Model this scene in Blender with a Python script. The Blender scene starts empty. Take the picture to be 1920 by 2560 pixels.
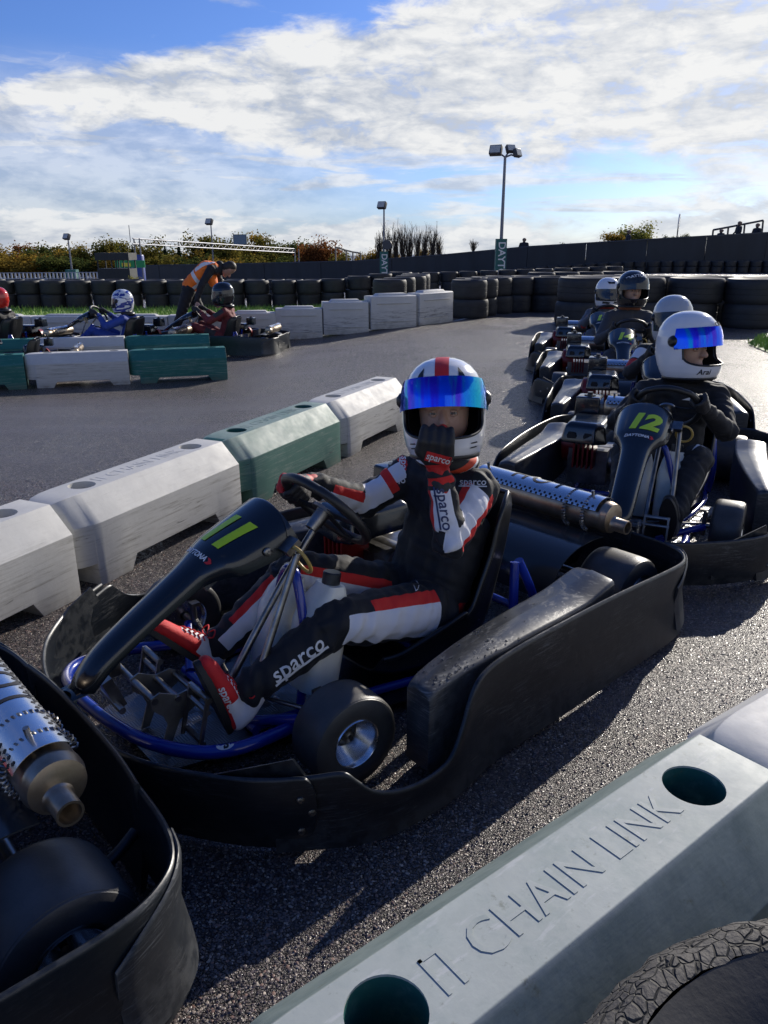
import bpy, bmesh, math, random
from mathutils import Vector as V, Matrix, noise
from mathutils.bvhtree import BVHTree
R = math.radians
random.seed(7)
S = bpy.context.scene
C = S.collection

# ---------------------------------------------------------------- camera, sky, sun, exposure
cam_d = bpy.data.cameras.new('camera'); cam = bpy.data.objects.new('camera', cam_d); C.objects.link(cam)
cam.location = (0, 0, 1.36); cam.rotation_euler = (R(90 - 18.94), 0, 0)
cam_d.sensor_fit = 'VERTICAL'; cam_d.sensor_height = 36.0; cam_d.lens = 36.0 * 1923 / 2560
cam_d.clip_start = 0.05; cam_d.clip_end = 3000
S.camera = cam
SUN_AZ, SUN_EL = R(35), R(23)           # azimuth clockwise from +Y
sun_dir = V((math.sin(SUN_AZ) * math.cos(SUN_EL), math.cos(SUN_AZ) * math.cos(SUN_EL), math.sin(SUN_EL)))
sl = bpy.data.lights.new('sun', 'SUN'); sl.energy = 4.0; sl.angle = R(0.55); sl.color = (1.0, 0.93, 0.82)
so = bpy.data.objects.new('sun', sl); C.objects.link(so)
so.rotation_euler = (-sun_dir).to_track_quat('-Z', 'Y').to_euler()
S.view_settings.view_transform = 'Standard'; S.view_settings.look = 'None'
S.view_settings.gamma = 1.0; S.view_settings.use_curve_mapping = False
S.view_settings.exposure = 0.36
try:
    S.cycles.max_bounces = 5; S.cycles.use_adaptive_sampling = True; S.cycles.adaptive_threshold = .02; S.cycles.diffuse_bounces = 3; S.cycles.glossy_bounces = 3; S.cycles.transmission_bounces = 4; S.cycles.transparent_max_bounces = 8; S.cycles.use_denoising = True
    S.cycles.caustics_reflective = False; S.cycles.caustics_refractive = False
    S.cycles.sample_clamp_indirect = 6.0
except Exception: pass

W = bpy.data.worlds.new('World'); S.world = W; W.use_nodes = True
nt = W.node_tree; nt.nodes.clear()
class NG:
    """tiny node-graph helper"""
    def __init__(s, t): s.t = t
    def n(s, typ, **kw):
        nd = s.t.nodes.new(typ)
        for k, v in kw.items():
            if k == 'i':
                for kk, vv in v.items():
                    if isinstance(vv, bpy.types.NodeSocket): s.t.links.new(vv, nd.inputs[kk])
                    else: nd.inputs[kk].default_value = vv
            else: setattr(nd, k, v)
        return nd
    def m(s, op, a, b=None, c=None, clamp=False):
        nd = s.t.nodes.new('ShaderNodeMath'); nd.operation = op; nd.use_clamp = clamp
        for k, v in enumerate((a, b, c)):
            if v is None: continue
            if isinstance(v, bpy.types.NodeSocket): s.t.links.new(v, nd.inputs[k])
            else: nd.inputs[k].default_value = v
        return nd.outputs[0]
    def mix(s, f, a, b, typ='MIX'):
        nd = s.t.nodes.new('ShaderNodeMix'); nd.data_type = 'RGBA'; nd.blend_type = typ
        for k, v in ((0, f), (6, a), (7, b)):
            if isinstance(v, bpy.types.NodeSocket): s.t.links.new(v, nd.inputs[k])
            else: nd.inputs[k].default_value = v if k == 0 or len(v) == 4 else (*v, 1)
        return nd.outputs[2]
    def ss(s, x, a, b):
        nd = s.t.nodes.new('ShaderNodeMapRange'); nd.interpolation_type = 'SMOOTHSTEP'
        s.t.links.new(x, nd.inputs[0]); nd.inputs[1].default_value = a; nd.inputs[2].default_value = b
        return nd.outputs[0]
    def noise(s, vec, scale, detail=4, rough=.55, dist=0.0):
        nd = s.t.nodes.new('ShaderNodeTexNoise'); s.t.links.new(vec, nd.inputs['Vector'])
        nd.inputs['Scale'].default_value = scale; nd.inputs['Detail'].default_value = detail
        nd.inputs['Roughness'].default_value = rough; nd.inputs['Distortion'].default_value = dist
        return nd.outputs[0]
    def vm(s, vec, sc=(1, 1, 1), lo=(0, 0, 0), rot=(0, 0, 0)):
        nd = s.t.nodes.new('ShaderNodeMapping'); s.t.links.new(vec, nd.inputs[0])
        nd.inputs[1].default_value = lo; nd.inputs[2].default_value = rot; nd.inputs[3].default_value = sc
        return nd.outputs[0]

g = NG(nt)
sky = g.n('ShaderNodeTexSky', sky_type='NISHITA', sun_disc=False, sun_elevation=SUN_EL, sun_rotation=SUN_AZ,
          altitude=50, air_density=1.0, dust_density=0.6, ozone_density=2.0)
tc = g.n('ShaderNodeTexCoord'); d = tc.outputs['Generated']
sep = g.n('ShaderNodeSeparateXYZ', i={0: d})
el = g.m('MULTIPLY', g.m('ARCSINE', sep.outputs[2]), 57.2958)
az = g.m('MULTIPLY', g.m('ARCTAN2', sep.outputs[0], sep.outputs[1]), 57.2958)
azc = g.m('MINIMUM', g.m('MAXIMUM', az, -60), 60)
nv = g.vm(d, (1, 1, 3.2))
n1 = g.noise(nv, 3.2, 9, .58, .25)
n2 = g.noise(nv, 11.0, 8, .6, .4)
n3 = g.noise(g.vm(d, (1, 1, 2.2), rot=(0, 0, .4)), 34.0, 6, .6, .5)
nlit = g.noise(g.vm(d, (1, 1, 3.2), (-0.030 , -0.03, -.05)), 11.0, 8, .6, .4)
nst = g.noise(g.vm(d, (1, 1, 9.0)), 5.0, 7, .55, .3)
# long cloud deck whose upper edge climbs to the right and whose underside thins out low down
nb = g.m('SUBTRACT', n1, .5); nb2 = g.m('SUBTRACT', n2, .5)
up_edge = g.m('ADD', 14.3, g.m('MULTIPLY', azc, .19))
dtop = g.m('ADD', g.m('SUBTRACT', up_edge, el), g.m('ADD', g.m('MULTIPLY', nb, 4.5), g.m('MULTIPLY', nb2, 4.5)))
low_edge = g.m('ADD', 5.3, g.m('MULTIPLY', azc, -.02))
dbot = g.m('ADD', g.m('SUBTRACT', el, low_edge), g.m('ADD', g.m('MULTIPLY', nb, 7.0), g.m('MULTIPLY', nb2, 6.0)))
deck = g.m('MULTIPLY', g.ss(dtop, -.5, .9), g.ss(dbot, -1.0, 1.6))
thin = g.m('ADD', g.m('MULTIPLY', n2, .55), g.m('MULTIPLY', n3, .45))
deck = g.m('MULTIPLY', deck, g.m('ADD', .66, g.m('MULTIPLY', g.ss(thin, .36, .50), .34)))
low = g.m('MULTIPLY', g.ss(g.m('ADD', g.m('SUBTRACT', 2.1, el), g.m('ADD', g.m('MULTIPLY', nb, 8.0), g.m('MULTIPLY', nb2, 6.0))), -.4, 1.0), .92)
streak = g.m('MULTIPLY', g.ss(nst, .48, .62), .80)
streak = g.m('MULTIPLY', streak, g.ss(el, 12, 9))
scat = g.m('MULTIPLY', g.ss(n1, .60, .72), .7)
veil = g.m('MULTIPLY', g.m('MULTIPLY', g.ss(azc, 8, -16), g.ss(el, 12.5, 6)), .58)
cov = g.m('MAXIMUM', g.m('MAXIMUM', deck, low), g.m('MAXIMUM', g.m('MAXIMUM', streak, scat), veil), clamp=True)
# silver lining towards the sun, grey body
sdot = g.n('ShaderNodeVectorMath', operation='DOT_PRODUCT', i={0: d, 1: tuple(sun_dir)}).outputs['Value']
sunn = g.ss(sdot, .72, 1.0)
shade = g.m('ADD', .60, g.m('MULTIPLY', g.m('SUBTRACT', n2, nlit), 3.4))
shade = g.m('ADD', shade, g.m('ADD', g.m('MULTIPLY', nb, -.4), g.m('MULTIPLY', g.m('SUBTRACT', n3, .5), 1.5)), clamp=True)
ccol = g.mix(shade, (3.5, 3.85, 4.5), (6.1, 6.15, 6.2))
ccol = g.mix(g.m('MULTIPLY', sunn, .25), ccol, (7.4, 7.35, 7.2))
skyc = g.mix(1.0, sky.outputs[0], (.35, .50, .90), 'MULTIPLY')
fin = g.mix(cov, skyc, ccol)
bg = g.n('ShaderNodeBackground', i={0: fin, 1: .11})
out = g.n('ShaderNodeOutputWorld', i={0: bg.outputs[0]})

# ---------------------------------------------------------------- helpers
def tag(o, label=None, cat=None, group=None, kind=None):
    if label: o['label'] = label
    if cat: o['category'] = cat
    if group: o['group'] = group
    if kind: o['kind'] = kind
    return o
def empty(name, loc=(0, 0, 0), rz=0, **kw):
    o = bpy.data.objects.new(name, None); C.objects.link(o); o.location = loc; o.rotation_euler = (0, 0, rz)
    o.empty_display_size = .1
    return tag(o, **kw)
def link(name, me, m=None, parent=None, loc=None, rot=None, smooth=None):
    o = bpy.data.objects.new(name, me); C.objects.link(o)
    if m is not None and not me.materials: me.materials.append(m)
    if parent: o.parent = parent
    if loc is not None: o.location = loc
    if rot is not None: o.rotation_euler = rot
    if smooth is not None: shade_mesh(me, smooth)
    return o
def shade_mesh(me, ang=40):
    for p in me.polygons: p.use_smooth = ang > 0
    if 0 < ang < 180:
        try: me.set_sharp_from_angle(angle=R(ang))
        except Exception: pass
def dup(root, **kw):
    def cp(o, par):
        c = o.copy(); C.objects.link(c); c.parent = par
        for ch in list(o.children):
            cp(ch, c)
        return c
    kids = list(root.children)
    r = root.copy(); C.objects.link(r)
    for ch in kids: cp(ch, r)
    tag(r, **kw)
    return r

class MB:
    def __init__(s): s.v = []; s.f = []; s.mi = []; s.cur = 0
    def add(s, vs, fs):
        b = len(s.v); s.v += [tuple(p) for p in vs]
        for f in fs: s.f.append([b + i for i in f]); s.mi.append(s.cur)
    def box(s, c, sz, rot=None, taper=1.0):
        hx, hy, hz = sz[0] / 2, sz[1] / 2, sz[2] / 2
        vs = [V((x * hx * (taper if z > 0 else 1), y * hy * (taper if z > 0 else 1), z * hz)) for z in (-1, 1) for y in (-1, 1) for x in (-1, 1)]
        if rot is not None: vs = [rot @ p for p in vs]
        c = V(c)
        s.add([p + c for p in vs], [(0, 2, 3, 1), (4, 5, 7, 6), (0, 1, 5, 4), (2, 6, 7, 3), (0, 4, 6, 2), (1, 3, 7, 5)])
    def rings(s, rings, closed=True, cap=True, loop=False):
        n = len(rings[0]); b = len(s.v)
        for r in rings: s.v += [tuple(p) for p in r]
        m = len(rings)
        for k in range(m if loop else m - 1):
            k2 = (k + 1) % m
            for j in range(n if closed else n - 1):
                j2 = (j + 1) % n
                s.f.append([b + k * n + j, b + k * n + j2, b + k2 * n + j2, b + k2 * n + j]); s.mi.append(s.cur)
        if cap and closed and not loop:
            s.f.append([b + j for j in range(n)][::-1]); s.mi.append(s.cur)
            s.f.append([b + (m - 1) * n + j for j in range(n)]); s.mi.append(s.cur)
    def tube(s, pts, r, n=10, loop=False, cap=True):
        pts = [V(p) for p in pts]; m = len(pts)
        rr = r if isinstance(r, (list, tuple)) else [r] * m
        rings = []; up = None
        for k in range(m):
            a = pts[(k - 1) % m] if (loop or k > 0) else pts[k]
            c = pts[(k + 1) % m] if (loop or k < m - 1) else pts[k]
            t = (c - a).normalized()
            if up is None:
                up = V((0, 0, 1)) if abs(t.z) < .9 else V((1, 0, 0))
            x = up.cross(t)
            if x.length < 1e-4: x = V((1, 0, 0)).cross(t)
            x.normalize(); y = t.cross(x).normalized(); up = y
            rings.append([pts[k] + (x * math.cos(q) + y * math.sin(q)) * rr[k] for q in (2 * math.pi * j / n for j in range(n))])
        s.rings(rings, True, cap, loop)
    def cyl(s, a, b, r, n=16, r2=None): s.tube([a, b], [r, r if r2 is None else r2], n)
    def lathe(s, prof, n=24, mat=None, close=False, a0=0, a1=2 * math.pi):
        """prof [(r, h)] about local Z; mat 4x4"""
        rings = []
        full = abs(a1 - a0 - 2 * math.pi) < 1e-6
        k = n if full else n + 1
        for (r, h) in prof:
            rings.append([V((r * math.cos(a0 + (a1 - a0) * j / n), r * math.sin(a0 + (a1 - a0) * j / n), h)) for j in range(k)])
        if mat is not None: rings = [[mat @ p for p in q] for q in rings]
        s.rings(rings, full, False, close)
    def capsule(s, a, b, ra, rb, n=12, h=4, sq=(1, 1), up=None):
        a, b = V(a), V(b); t = (b - a)
        L = t.length; t = t.normalized() if L > 1e-6 else V((0, 0, 1))
        u = V(up) if up is not None else (V((0, 0, 1)) if abs(t.z) < .9 else V((1, 0, 0)))
        x = u.cross(t).normalized(); y = t.cross(x).normalized()
        rings = []
        for k in range(h + 1):
            q = math.pi / 2 * k / h
            rings.append((a - t * ra * math.cos(q), max(ra * math.sin(q), 1e-4)))
        for k in range(h + 1):
            q = math.pi / 2 * (1 - k / h)
            rings.append((b + t * rb * math.cos(q), max(rb * math.sin(q), 1e-4)))
        s.rings([[c + (x * math.cos(q) * sq[0] + y * math.sin(q) * sq[1]) * r for q in (2 * math.pi * j / n for j in range(n))] for c, r in rings])
    def mesh(s, name='m', smooth=40, merge=False, recalc=True):
        me = bpy.data.meshes.new(name); me.from_pydata(s.v, [], s.f)
        if any(s.mi): me.polygons.foreach_set('material_index', s.mi)
        if merge or recalc:
            bm = bmesh.new(); bm.from_mesh(me)
            if merge: bmesh.ops.remove_doubles(bm, verts=bm.verts, dist=1e-5)
            if recalc: bmesh.ops.recalc_face_normals(bm, faces=bm.faces)
            bm.to_mesh(me); bm.free()
        me.update(); shade_mesh(me, smooth)
        return me
    def build(s, name, m, parent=None, smooth=40, loc=None, rot=None, **kw):
        me = s.mesh(name, smooth, **kw)
        for q in (m if isinstance(m, (list, tuple)) else [m]): me.materials.append(q)
        return link(name, me, None, parent, loc, rot)

def smooth_path(pts, k=6, loop=False):
    """Catmull-Rom through tuples of any length"""
    n = len(pts); out = []
    rng = range(n) if loop else range(n - 1)
    for i in rng:
        p0 = pts[(i - 1) % n] if (loop or i > 0) else pts[i]
        p1 = pts[i]; p2 = pts[(i + 1) % n]
        p3 = pts[(i + 2) % n] if (loop or i < n - 2) else p2
        for j in range(k):
            t = j / k
            out.append(tuple(.5 * (2 * b + (c - a) * t + (2 * a - 5 * b + 4 * c - d) * t * t + (3 * b - a - 3 * c + d) * t ** 3)
                             for a, b, c, d in zip(p0, p1, p2, p3)))
    if not loop: out.append(tuple(pts[-1]))
    return out
def bevel_mesh(me, w, seg=2, ang=30):
    bm = bmesh.new(); bm.from_mesh(me)
    es = [e for e in bm.edges if len(e.link_faces) == 2 and e.calc_face_angle(0) > R(ang)]
    bmesh.ops.bevel(bm, geom=es, offset=w, segments=seg, affect='EDGES', profile=.6, clamp_overlap=True)
    bm.to_mesh(me); bm.free(); shade_mesh(me, 35); return me
def eval_mods(me, mods):
    o = bpy.data.objects.new('tmp', me); C.objects.link(o)
    for typ, kw in mods:
        m = o.modifiers.new('m', typ)
        for k, v in kw.items(): setattr(m, k, v)
    dg = bpy.context.evaluated_depsgraph_get()
    r = bpy.data.meshes.new_from_object(o.evaluated_get(dg))
    bpy.data.objects.remove(o); return r
def remesh(mb, vox, it=4):
    me = mb.mesh('t', 180)
    r = eval_mods(me, [('REMESH', dict(mode='VOXEL', voxel_size=vox)), ('SMOOTH', dict(iterations=it, factor=.5))])
    bpy.data.meshes.remove(me); shade_mesh(r, 180); return r
def text_mesh(body, size, shear=0, bold=0, align='CENTER', space=1.0, extrude=0, res=3):
    cu = bpy.data.curves.new('t', 'FONT'); cu.body = body; cu.size = size; cu.shear = shear; cu.offset = bold
    cu.align_x = align; cu.align_y = 'CENTER'; cu.space_character = space; cu.extrude = extrude; cu.resolution_u = res
    o = bpy.data.objects.new('t', cu); C.objects.link(o)
    dg = bpy.context.evaluated_depsgraph_get(); dg.update()
    me = bpy.data.meshes.new_from_object(o.evaluated_get(dg))
    bpy.data.objects.remove(o); bpy.data.curves.remove(cu)
    return me
def cut_long(me, L):
    bm = bmesh.new(); bm.from_mesh(me)
    bmesh.ops.triangulate(bm, faces=bm.faces)
    for _ in range(6):
        es = [e for e in bm.edges if e.calc_length() > L]
        if not es: break
        bmesh.ops.subdivide_edges(bm, edges=es, cuts=1); bmesh.ops.triangulate(bm, faces=bm.faces)
    bm.to_mesh(me); bm.free()
def decal(name, me, o, x, y, bvh, m, parent, off=.0015, L=.012, depth=.25, thick=0.0):
    """lay a flat mesh (XY) on the surface behind frame o,x,y: rays along -n"""
    cut_long(me, L)
    o, x, y = V(o), V(x).normalized(), V(y).normalized(); n = x.cross(y).normalized(); y = n.cross(x)
    bad = []
    for k, v in enumerate(me.vertices):
        p = o + x * v.co.x + y * v.co.y
        h = bvh.ray_cast(p + n * depth, -n, depth * 2.2)
        if h[0] is None: bad.append(k); v.co = p
        else: v.co = h[0] + n * off
    if bad:
        bm = bmesh.new(); bm.from_mesh(me); bm.verts.ensure_lookup_table()
        bmesh.ops.delete(bm, geom=[bm.verts[k] for k in bad], context='VERTS'); bm.to_mesh(me); bm.free()
    me.update(); shade_mesh(me, 180)
    me.materials.clear(); me.materials.append(m)
    return link(name, me, None, parent)
def poly_mesh(pts):
    me = bpy.data.meshes.new('p'); me.from_pydata([(a, b, 0) for a, b in pts], [], [list(range(len(pts)))]); return me
def bvh_of(me): return BVHTree.FromPolygons([v.co.copy() for v in me.vertices], [list(p.vertices) for p in me.polygons])

# ---------------------------------------------------------------- materials
MT = {}
def mat(name, col, rough=.5, metal=0.0, var=0.0, vscale=8, bump=0.0, bscale=60, spec=.5, rvar=0.0, coat=0.0, col2=None, stretch=(1, 1, 1), trans=0.0, bdist=.002, scr=0.0):
    if name in MT: return MT[name]
    m = bpy.data.materials.new(name); m.use_nodes = True; t = m.node_tree; gg = NG(t)
    b = t.nodes['Principled BSDF']
    b.inputs['Base Color'].default_value = (*col, 1); b.inputs['Roughness'].default_value = rough
    b.inputs['Metallic'].default_value = metal; b.inputs['Specular IOR Level'].default_value = spec
    b.inputs['Coat Weight'].default_value = coat; b.inputs['Coat Roughness'].default_value = .06
    b.inputs['Transmission Weight'].default_value = trans
    co = gg.n('ShaderNodeTexCoord').outputs['Object']
    if stretch != (1, 1, 1): co = gg.vm(co, stretch)
    if var or col2:
        f = gg.ss(gg.noise(co, vscale, 6, .6), .3, .7)
        c2 = col2 if col2 else tuple(max(0, c * (1 - var)) for c in col)
        t.links.new(gg.mix(f, c2, col), b.inputs['Base Color'])
    if rvar:
        f = gg.noise(co, vscale * 2.3, 5, .65)
        t.links.new(gg.m('ADD', rough - rvar, gg.m('MULTIPLY', f, 2 * rvar), clamp=True), b.inputs['Roughness'])
    hs = None
    if bump:
        hs = gg.noise(co, bscale, 3, .6)
    if scr:
        sc = gg.noise(gg.vm(co, (9, 160, 160), rot=(0, .2, .4)), 1.0, 3, .6)
        sc = gg.ss(sc, .62, .74)
        t.links.new(gg.m('ADD', rough, gg.m('MULTIPLY', sc, scr), clamp=True), b.inputs['Roughness'])
        bc = b.inputs['Base Color']
        src = bc.links[0].from_socket if bc.links else None
        t.links.new(gg.mix(gg.m('MULTIPLY', sc, .55), src if src else col, tuple(min(1, c * 2.5 + .06) for c in col)), bc)
    if hs is not None:
        bn = gg.n('ShaderNodeBump', i={'Height': hs, 'Strength': bump, 'Distance': bdist})
        t.links.new(bn.outputs[0], b.inputs['Normal'])
    MT[name] = m; return m
def mnodes(m): return m.node_tree, NG(m.node_tree), m.node_tree.nodes['Principled BSDF']
# ---------------------------------------------------------------- surfaces
def asphalt():
    m = mat('asphalt', (.05, .048, .05), .4); t, q, b = mnodes(m)
    co = q.n('ShaderNodeTexCoord').outputs['Object']
    co2 = q.vm(co, (1, 1, 1))
    wob = q.n('ShaderNodeVectorMath', operation='ADD', i={0: co2, 1: q.n('ShaderNodeVectorMath', operation='SCALE', i={0: q.n('ShaderNodeTexNoise', i={'Vector': co2, 'Scale': 90.0}).outputs[1], 'Scale': .006}).outputs[0]}).outputs[0]
    vo = q.n('ShaderNodeTexVoronoi', feature='F1', i={'Vector': wob, 'Scale': 118.0})
    ve = q.n('ShaderNodeTexVoronoi', feature='DISTANCE_TO_EDGE', i={'Vector': wob, 'Scale': 118.0})
    rnd = q.n('ShaderNodeSeparateColor', i={0: vo.outputs['Color']})
    stone = q.mix(rnd.outputs[0], (.030, .026, .026), (.215, .175, .155))
    stone = q.mix(q.ss(rnd.outputs[1], .86, .92), stone, (.42, .36, .30))
    gap = q.ss(ve.outputs[0], .03, .16)
    big = q.noise(co, .55, 6, .62, .6); mid = q.noise(co, 3.0, 5, .6)
    streak = q.noise(q.vm(co, (.25, 1.6, 1), rot=(0, 0, R(-20))), 1.0, 6, .6)
    col = q.mix(gap, (.010, .010, .012), stone)
    col = q.mix(q.m('MULTIPLY', q.ss(big, .42, .62), .35), col, (.060, .053, .064))
    col = q.mix(q.m('MULTIPLY', q.ss(streak, .48, .66), .45), col, (.15, .134, .146))
    t.links.new(col, b.inputs['Base Color'])
    ro = q.m('ADD', .16, q.m('ADD', q.m('MULTIPLY', rnd.outputs[2], .26), q.m('MULTIPLY', q.ss(big, .35, .65), .12)))
    t.links.new(ro, b.inputs['Roughness'])
    hgt = q.m('ADD', q.m('MULTIPLY', gap, .55), q.m('MULTIPLY', rnd.outputs[0], .75))
    hgt = q.m('ADD', hgt, q.m('MULTIPLY', mid, .5))
    tilt = q.noise(co, 260, 2, .5)
    hgt = q.m('ADD', hgt, q.m('MULTIPLY', tilt, .5))
    bn = q.n('ShaderNodeBump', i={'Height': hgt, 'Strength': 1.0, 'Distance': .0060})
    t.links.new(bn.outputs[0], b.inputs['Normal'])
    b.inputs['Specular IOR Level'].default_value = .5
    return m
def plastic_barrier(name, col, dirt, amt, bleached=None):
    m = mat(name, col, .38); t, q, b = mnodes(m)
    co = q.n('ShaderNodeTexCoord').outputs['Object']; oi = q.n('ShaderNodeObjectInfo').outputs['Random']
    lo = q.n('ShaderNodeCombineXYZ', i={0: q.m('MULTIPLY', oi, 37.0), 1: q.m('MULTIPLY', oi, 11.0)}).outputs[0]
    co = q.n('ShaderNodeVectorMath', operation='ADD', i={0: co, 1: lo}).outputs[0]
    zz = q.n('ShaderNodeSeparateXYZ', i={0: q.n('ShaderNodeTexCoord').outputs['Object']}).outputs[2]
    s1 = q.noise(q.vm(co, (3.0, 9, 60), rot=(0, R(2.5), 0)), 1.0, 9, .72, .3)
    s2 = q.noise(q.vm(co, (4.5, 16, 130), rot=(0, R(-3), 0)), 1.0, 5, .7)
    s3 = q.noise(co, 5.5, 7, .65)
    side = q.ss(zz, .31, .25)
    d1 = q.m('MULTIPLY', q.m('MULTIPLY', q.ss(s1, .47, .68), q.ss(s3, .34, .56)), q.m('ADD', .18, q.m('MULTIPLY', side, .82)))
    d2 = q.m('MULTIPLY', q.ss(s2, .56, .70), q.m('ADD', .10, q.m('MULTIPLY', side, .7)))
    dd = q.m('MULTIPLY', q.m('MAXIMUM', d1, d2), amt)
    top = q.m('MULTIPLY', q.ss(q.noise(q.vm(co, (14, 60, 14), rot=(0, 0, R(35))), 1.0, 4, .6), .58, .72), q.m('SUBTRACT', 1.0, side))
    c = q.mix(q.ss(s3, .3, .75), tuple(x * .88 for x in col), col)
    if bleached: c = q.mix(q.m('MULTIPLY', q.ss(zz, .265, .285), q.m('ADD', .55, q.m('MULTIPLY', q.ss(s3, .35, .6), .4))), c, bleached)
    c = q.mix(dd, c, dirt)
    d3 = q.m('MULTIPLY', q.ss(q.noise(q.vm(co, (3.4, 7, 46), rot=(0, R(-7), 0)), 1.0, 5, .62, .6), .63, .70), q.m('ADD', .12, q.m('MULTIPLY', side, .6)))
    c = q.mix(d3, c, (.045, .045, .045))
    c = q.mix(q.m('MULTIPLY', q.m('MULTIPLY', q.ss(zz, .10, .0), q.ss(s3, .35, .6)), .45), c, (.16, .14, .11))
    c = q.mix(q.m('MULTIPLY', top, .40), c, tuple(x * .72 for x in col) if name == 'white_plastic' else tuple(min(.6, x * 1.2 + .10) for x in col))
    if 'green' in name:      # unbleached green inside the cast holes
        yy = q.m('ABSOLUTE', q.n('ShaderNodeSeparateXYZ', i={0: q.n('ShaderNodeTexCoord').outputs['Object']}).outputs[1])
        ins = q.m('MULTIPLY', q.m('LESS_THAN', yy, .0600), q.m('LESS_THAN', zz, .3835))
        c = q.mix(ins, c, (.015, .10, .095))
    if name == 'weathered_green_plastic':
        bl = q.noise(co, 9, 8, .7); sp = q.noise(co, 55, 4, .7)
        c = q.mix(q.m('MULTIPLY', q.ss(bl, .45, .70), .55), c, (.26, .32, .30)); c = q.mix(q.m('MULTIPLY', q.ss(sp, .62, .72), .35), c, (.15, .17, .14))
        c = q.mix(q.m('MULTIPLY', q.ss(yy, .080, .092), .82), c, q.mix(q.ss(bl, .35, .65), (.095, .140, .132), (.19, .235, .215)))  # chamfers and sides painted darker green to stand in for shade, with mottling
        c = q.mix(q.m('MULTIPLY', q.ss(q.noise(co, 17, 6, .7), .60, .72), .6), c, (.10, .105, .06))
    t.links.new(c, b.inputs['Base Color'])
    t.links.new(q.m('ADD', .46, q.m('MULTIPLY', q.noise(co, 14, 5, .6), .30)), b.inputs['Roughness']); b.inputs['Specular IOR Level'].default_value = .32
    bn = q.n('ShaderNodeBump', i={'Height': q.m('ADD', s1, q.noise(co, 40, 3)), 'Strength': .16, 'Distance': .003})
    t.links.new(bn.outputs[0], b.inputs['Normal'])
    if name == 'white_plastic':
        pass
    return m
M_asph = asphalt()
M_white = plastic_barrier('white_plastic', (.56, .555, .53), (.19, .175, .145), .74)
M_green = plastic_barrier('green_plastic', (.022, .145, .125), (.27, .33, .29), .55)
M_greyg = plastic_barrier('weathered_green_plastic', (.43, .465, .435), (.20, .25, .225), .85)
M_fade = plastic_barrier('faded_green_plastic', (.075, .185, .155), (.24, .30, .27), .75, (.25, .315, .285))
M_rub = mat('tyre_rubber', (.026, .026, .028), .62, var=.4, vscale=5, bump=.35, bscale=90)
M_worn = mat('worn_rubber', (.045, .043, .041), .55, var=.4, vscale=7, bump=.3, bscale=120, rvar=.12)

def ss01(t): t = min(1, max(0, t)); return t * t * (3 - 2 * t)
def dip(x, y): return -.20 * ss01((.8 - x) / 3.0) * ss01((y - 6.2) / 2.4)      # the track falls away gently to the left
def terr(x, y):
    if y < 24: return dip(x, y)
    k = min(1, max(0, (.36 - x / y) / .42)); k = k * k * (3 - 2 * k)
    return dip(x, y) - min(9.0, .043 * (y - 24)) * k
def ground():
    ys = [-8, -2, 4, 6, 6.5, 7, 7.5, 8, 8.5, 9, 11, 13, 16, 19, 22, 24, 27, 31, 36, 42, 50, 60, 72, 86, 105, 130, 165, 220, 300, 420, 700, 1200]
    vs = []; fs = []; n = 121
    for y in ys:
        wx = 24 + max(0, y - 24) * 1.0
        for j in range(n):
            x = (j / (n - 1) * 2 - 1) * wx
            vs.append((x, y, terr(x, y)))
    for i in range(len(ys) - 1):
        for j in range(n - 1):
            a = i * n + j; fs.append((a, a + 1, a + n + 1, a + n))
    me = bpy.data.meshes.new('ground'); me.from_pydata(vs, [], fs); shade_mesh(me, 180)
    tag(link('ground', me, M_asph), 'wet coarse dark asphalt of the kart track and pit lane', 'ground', kind='structure')
ground()
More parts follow.
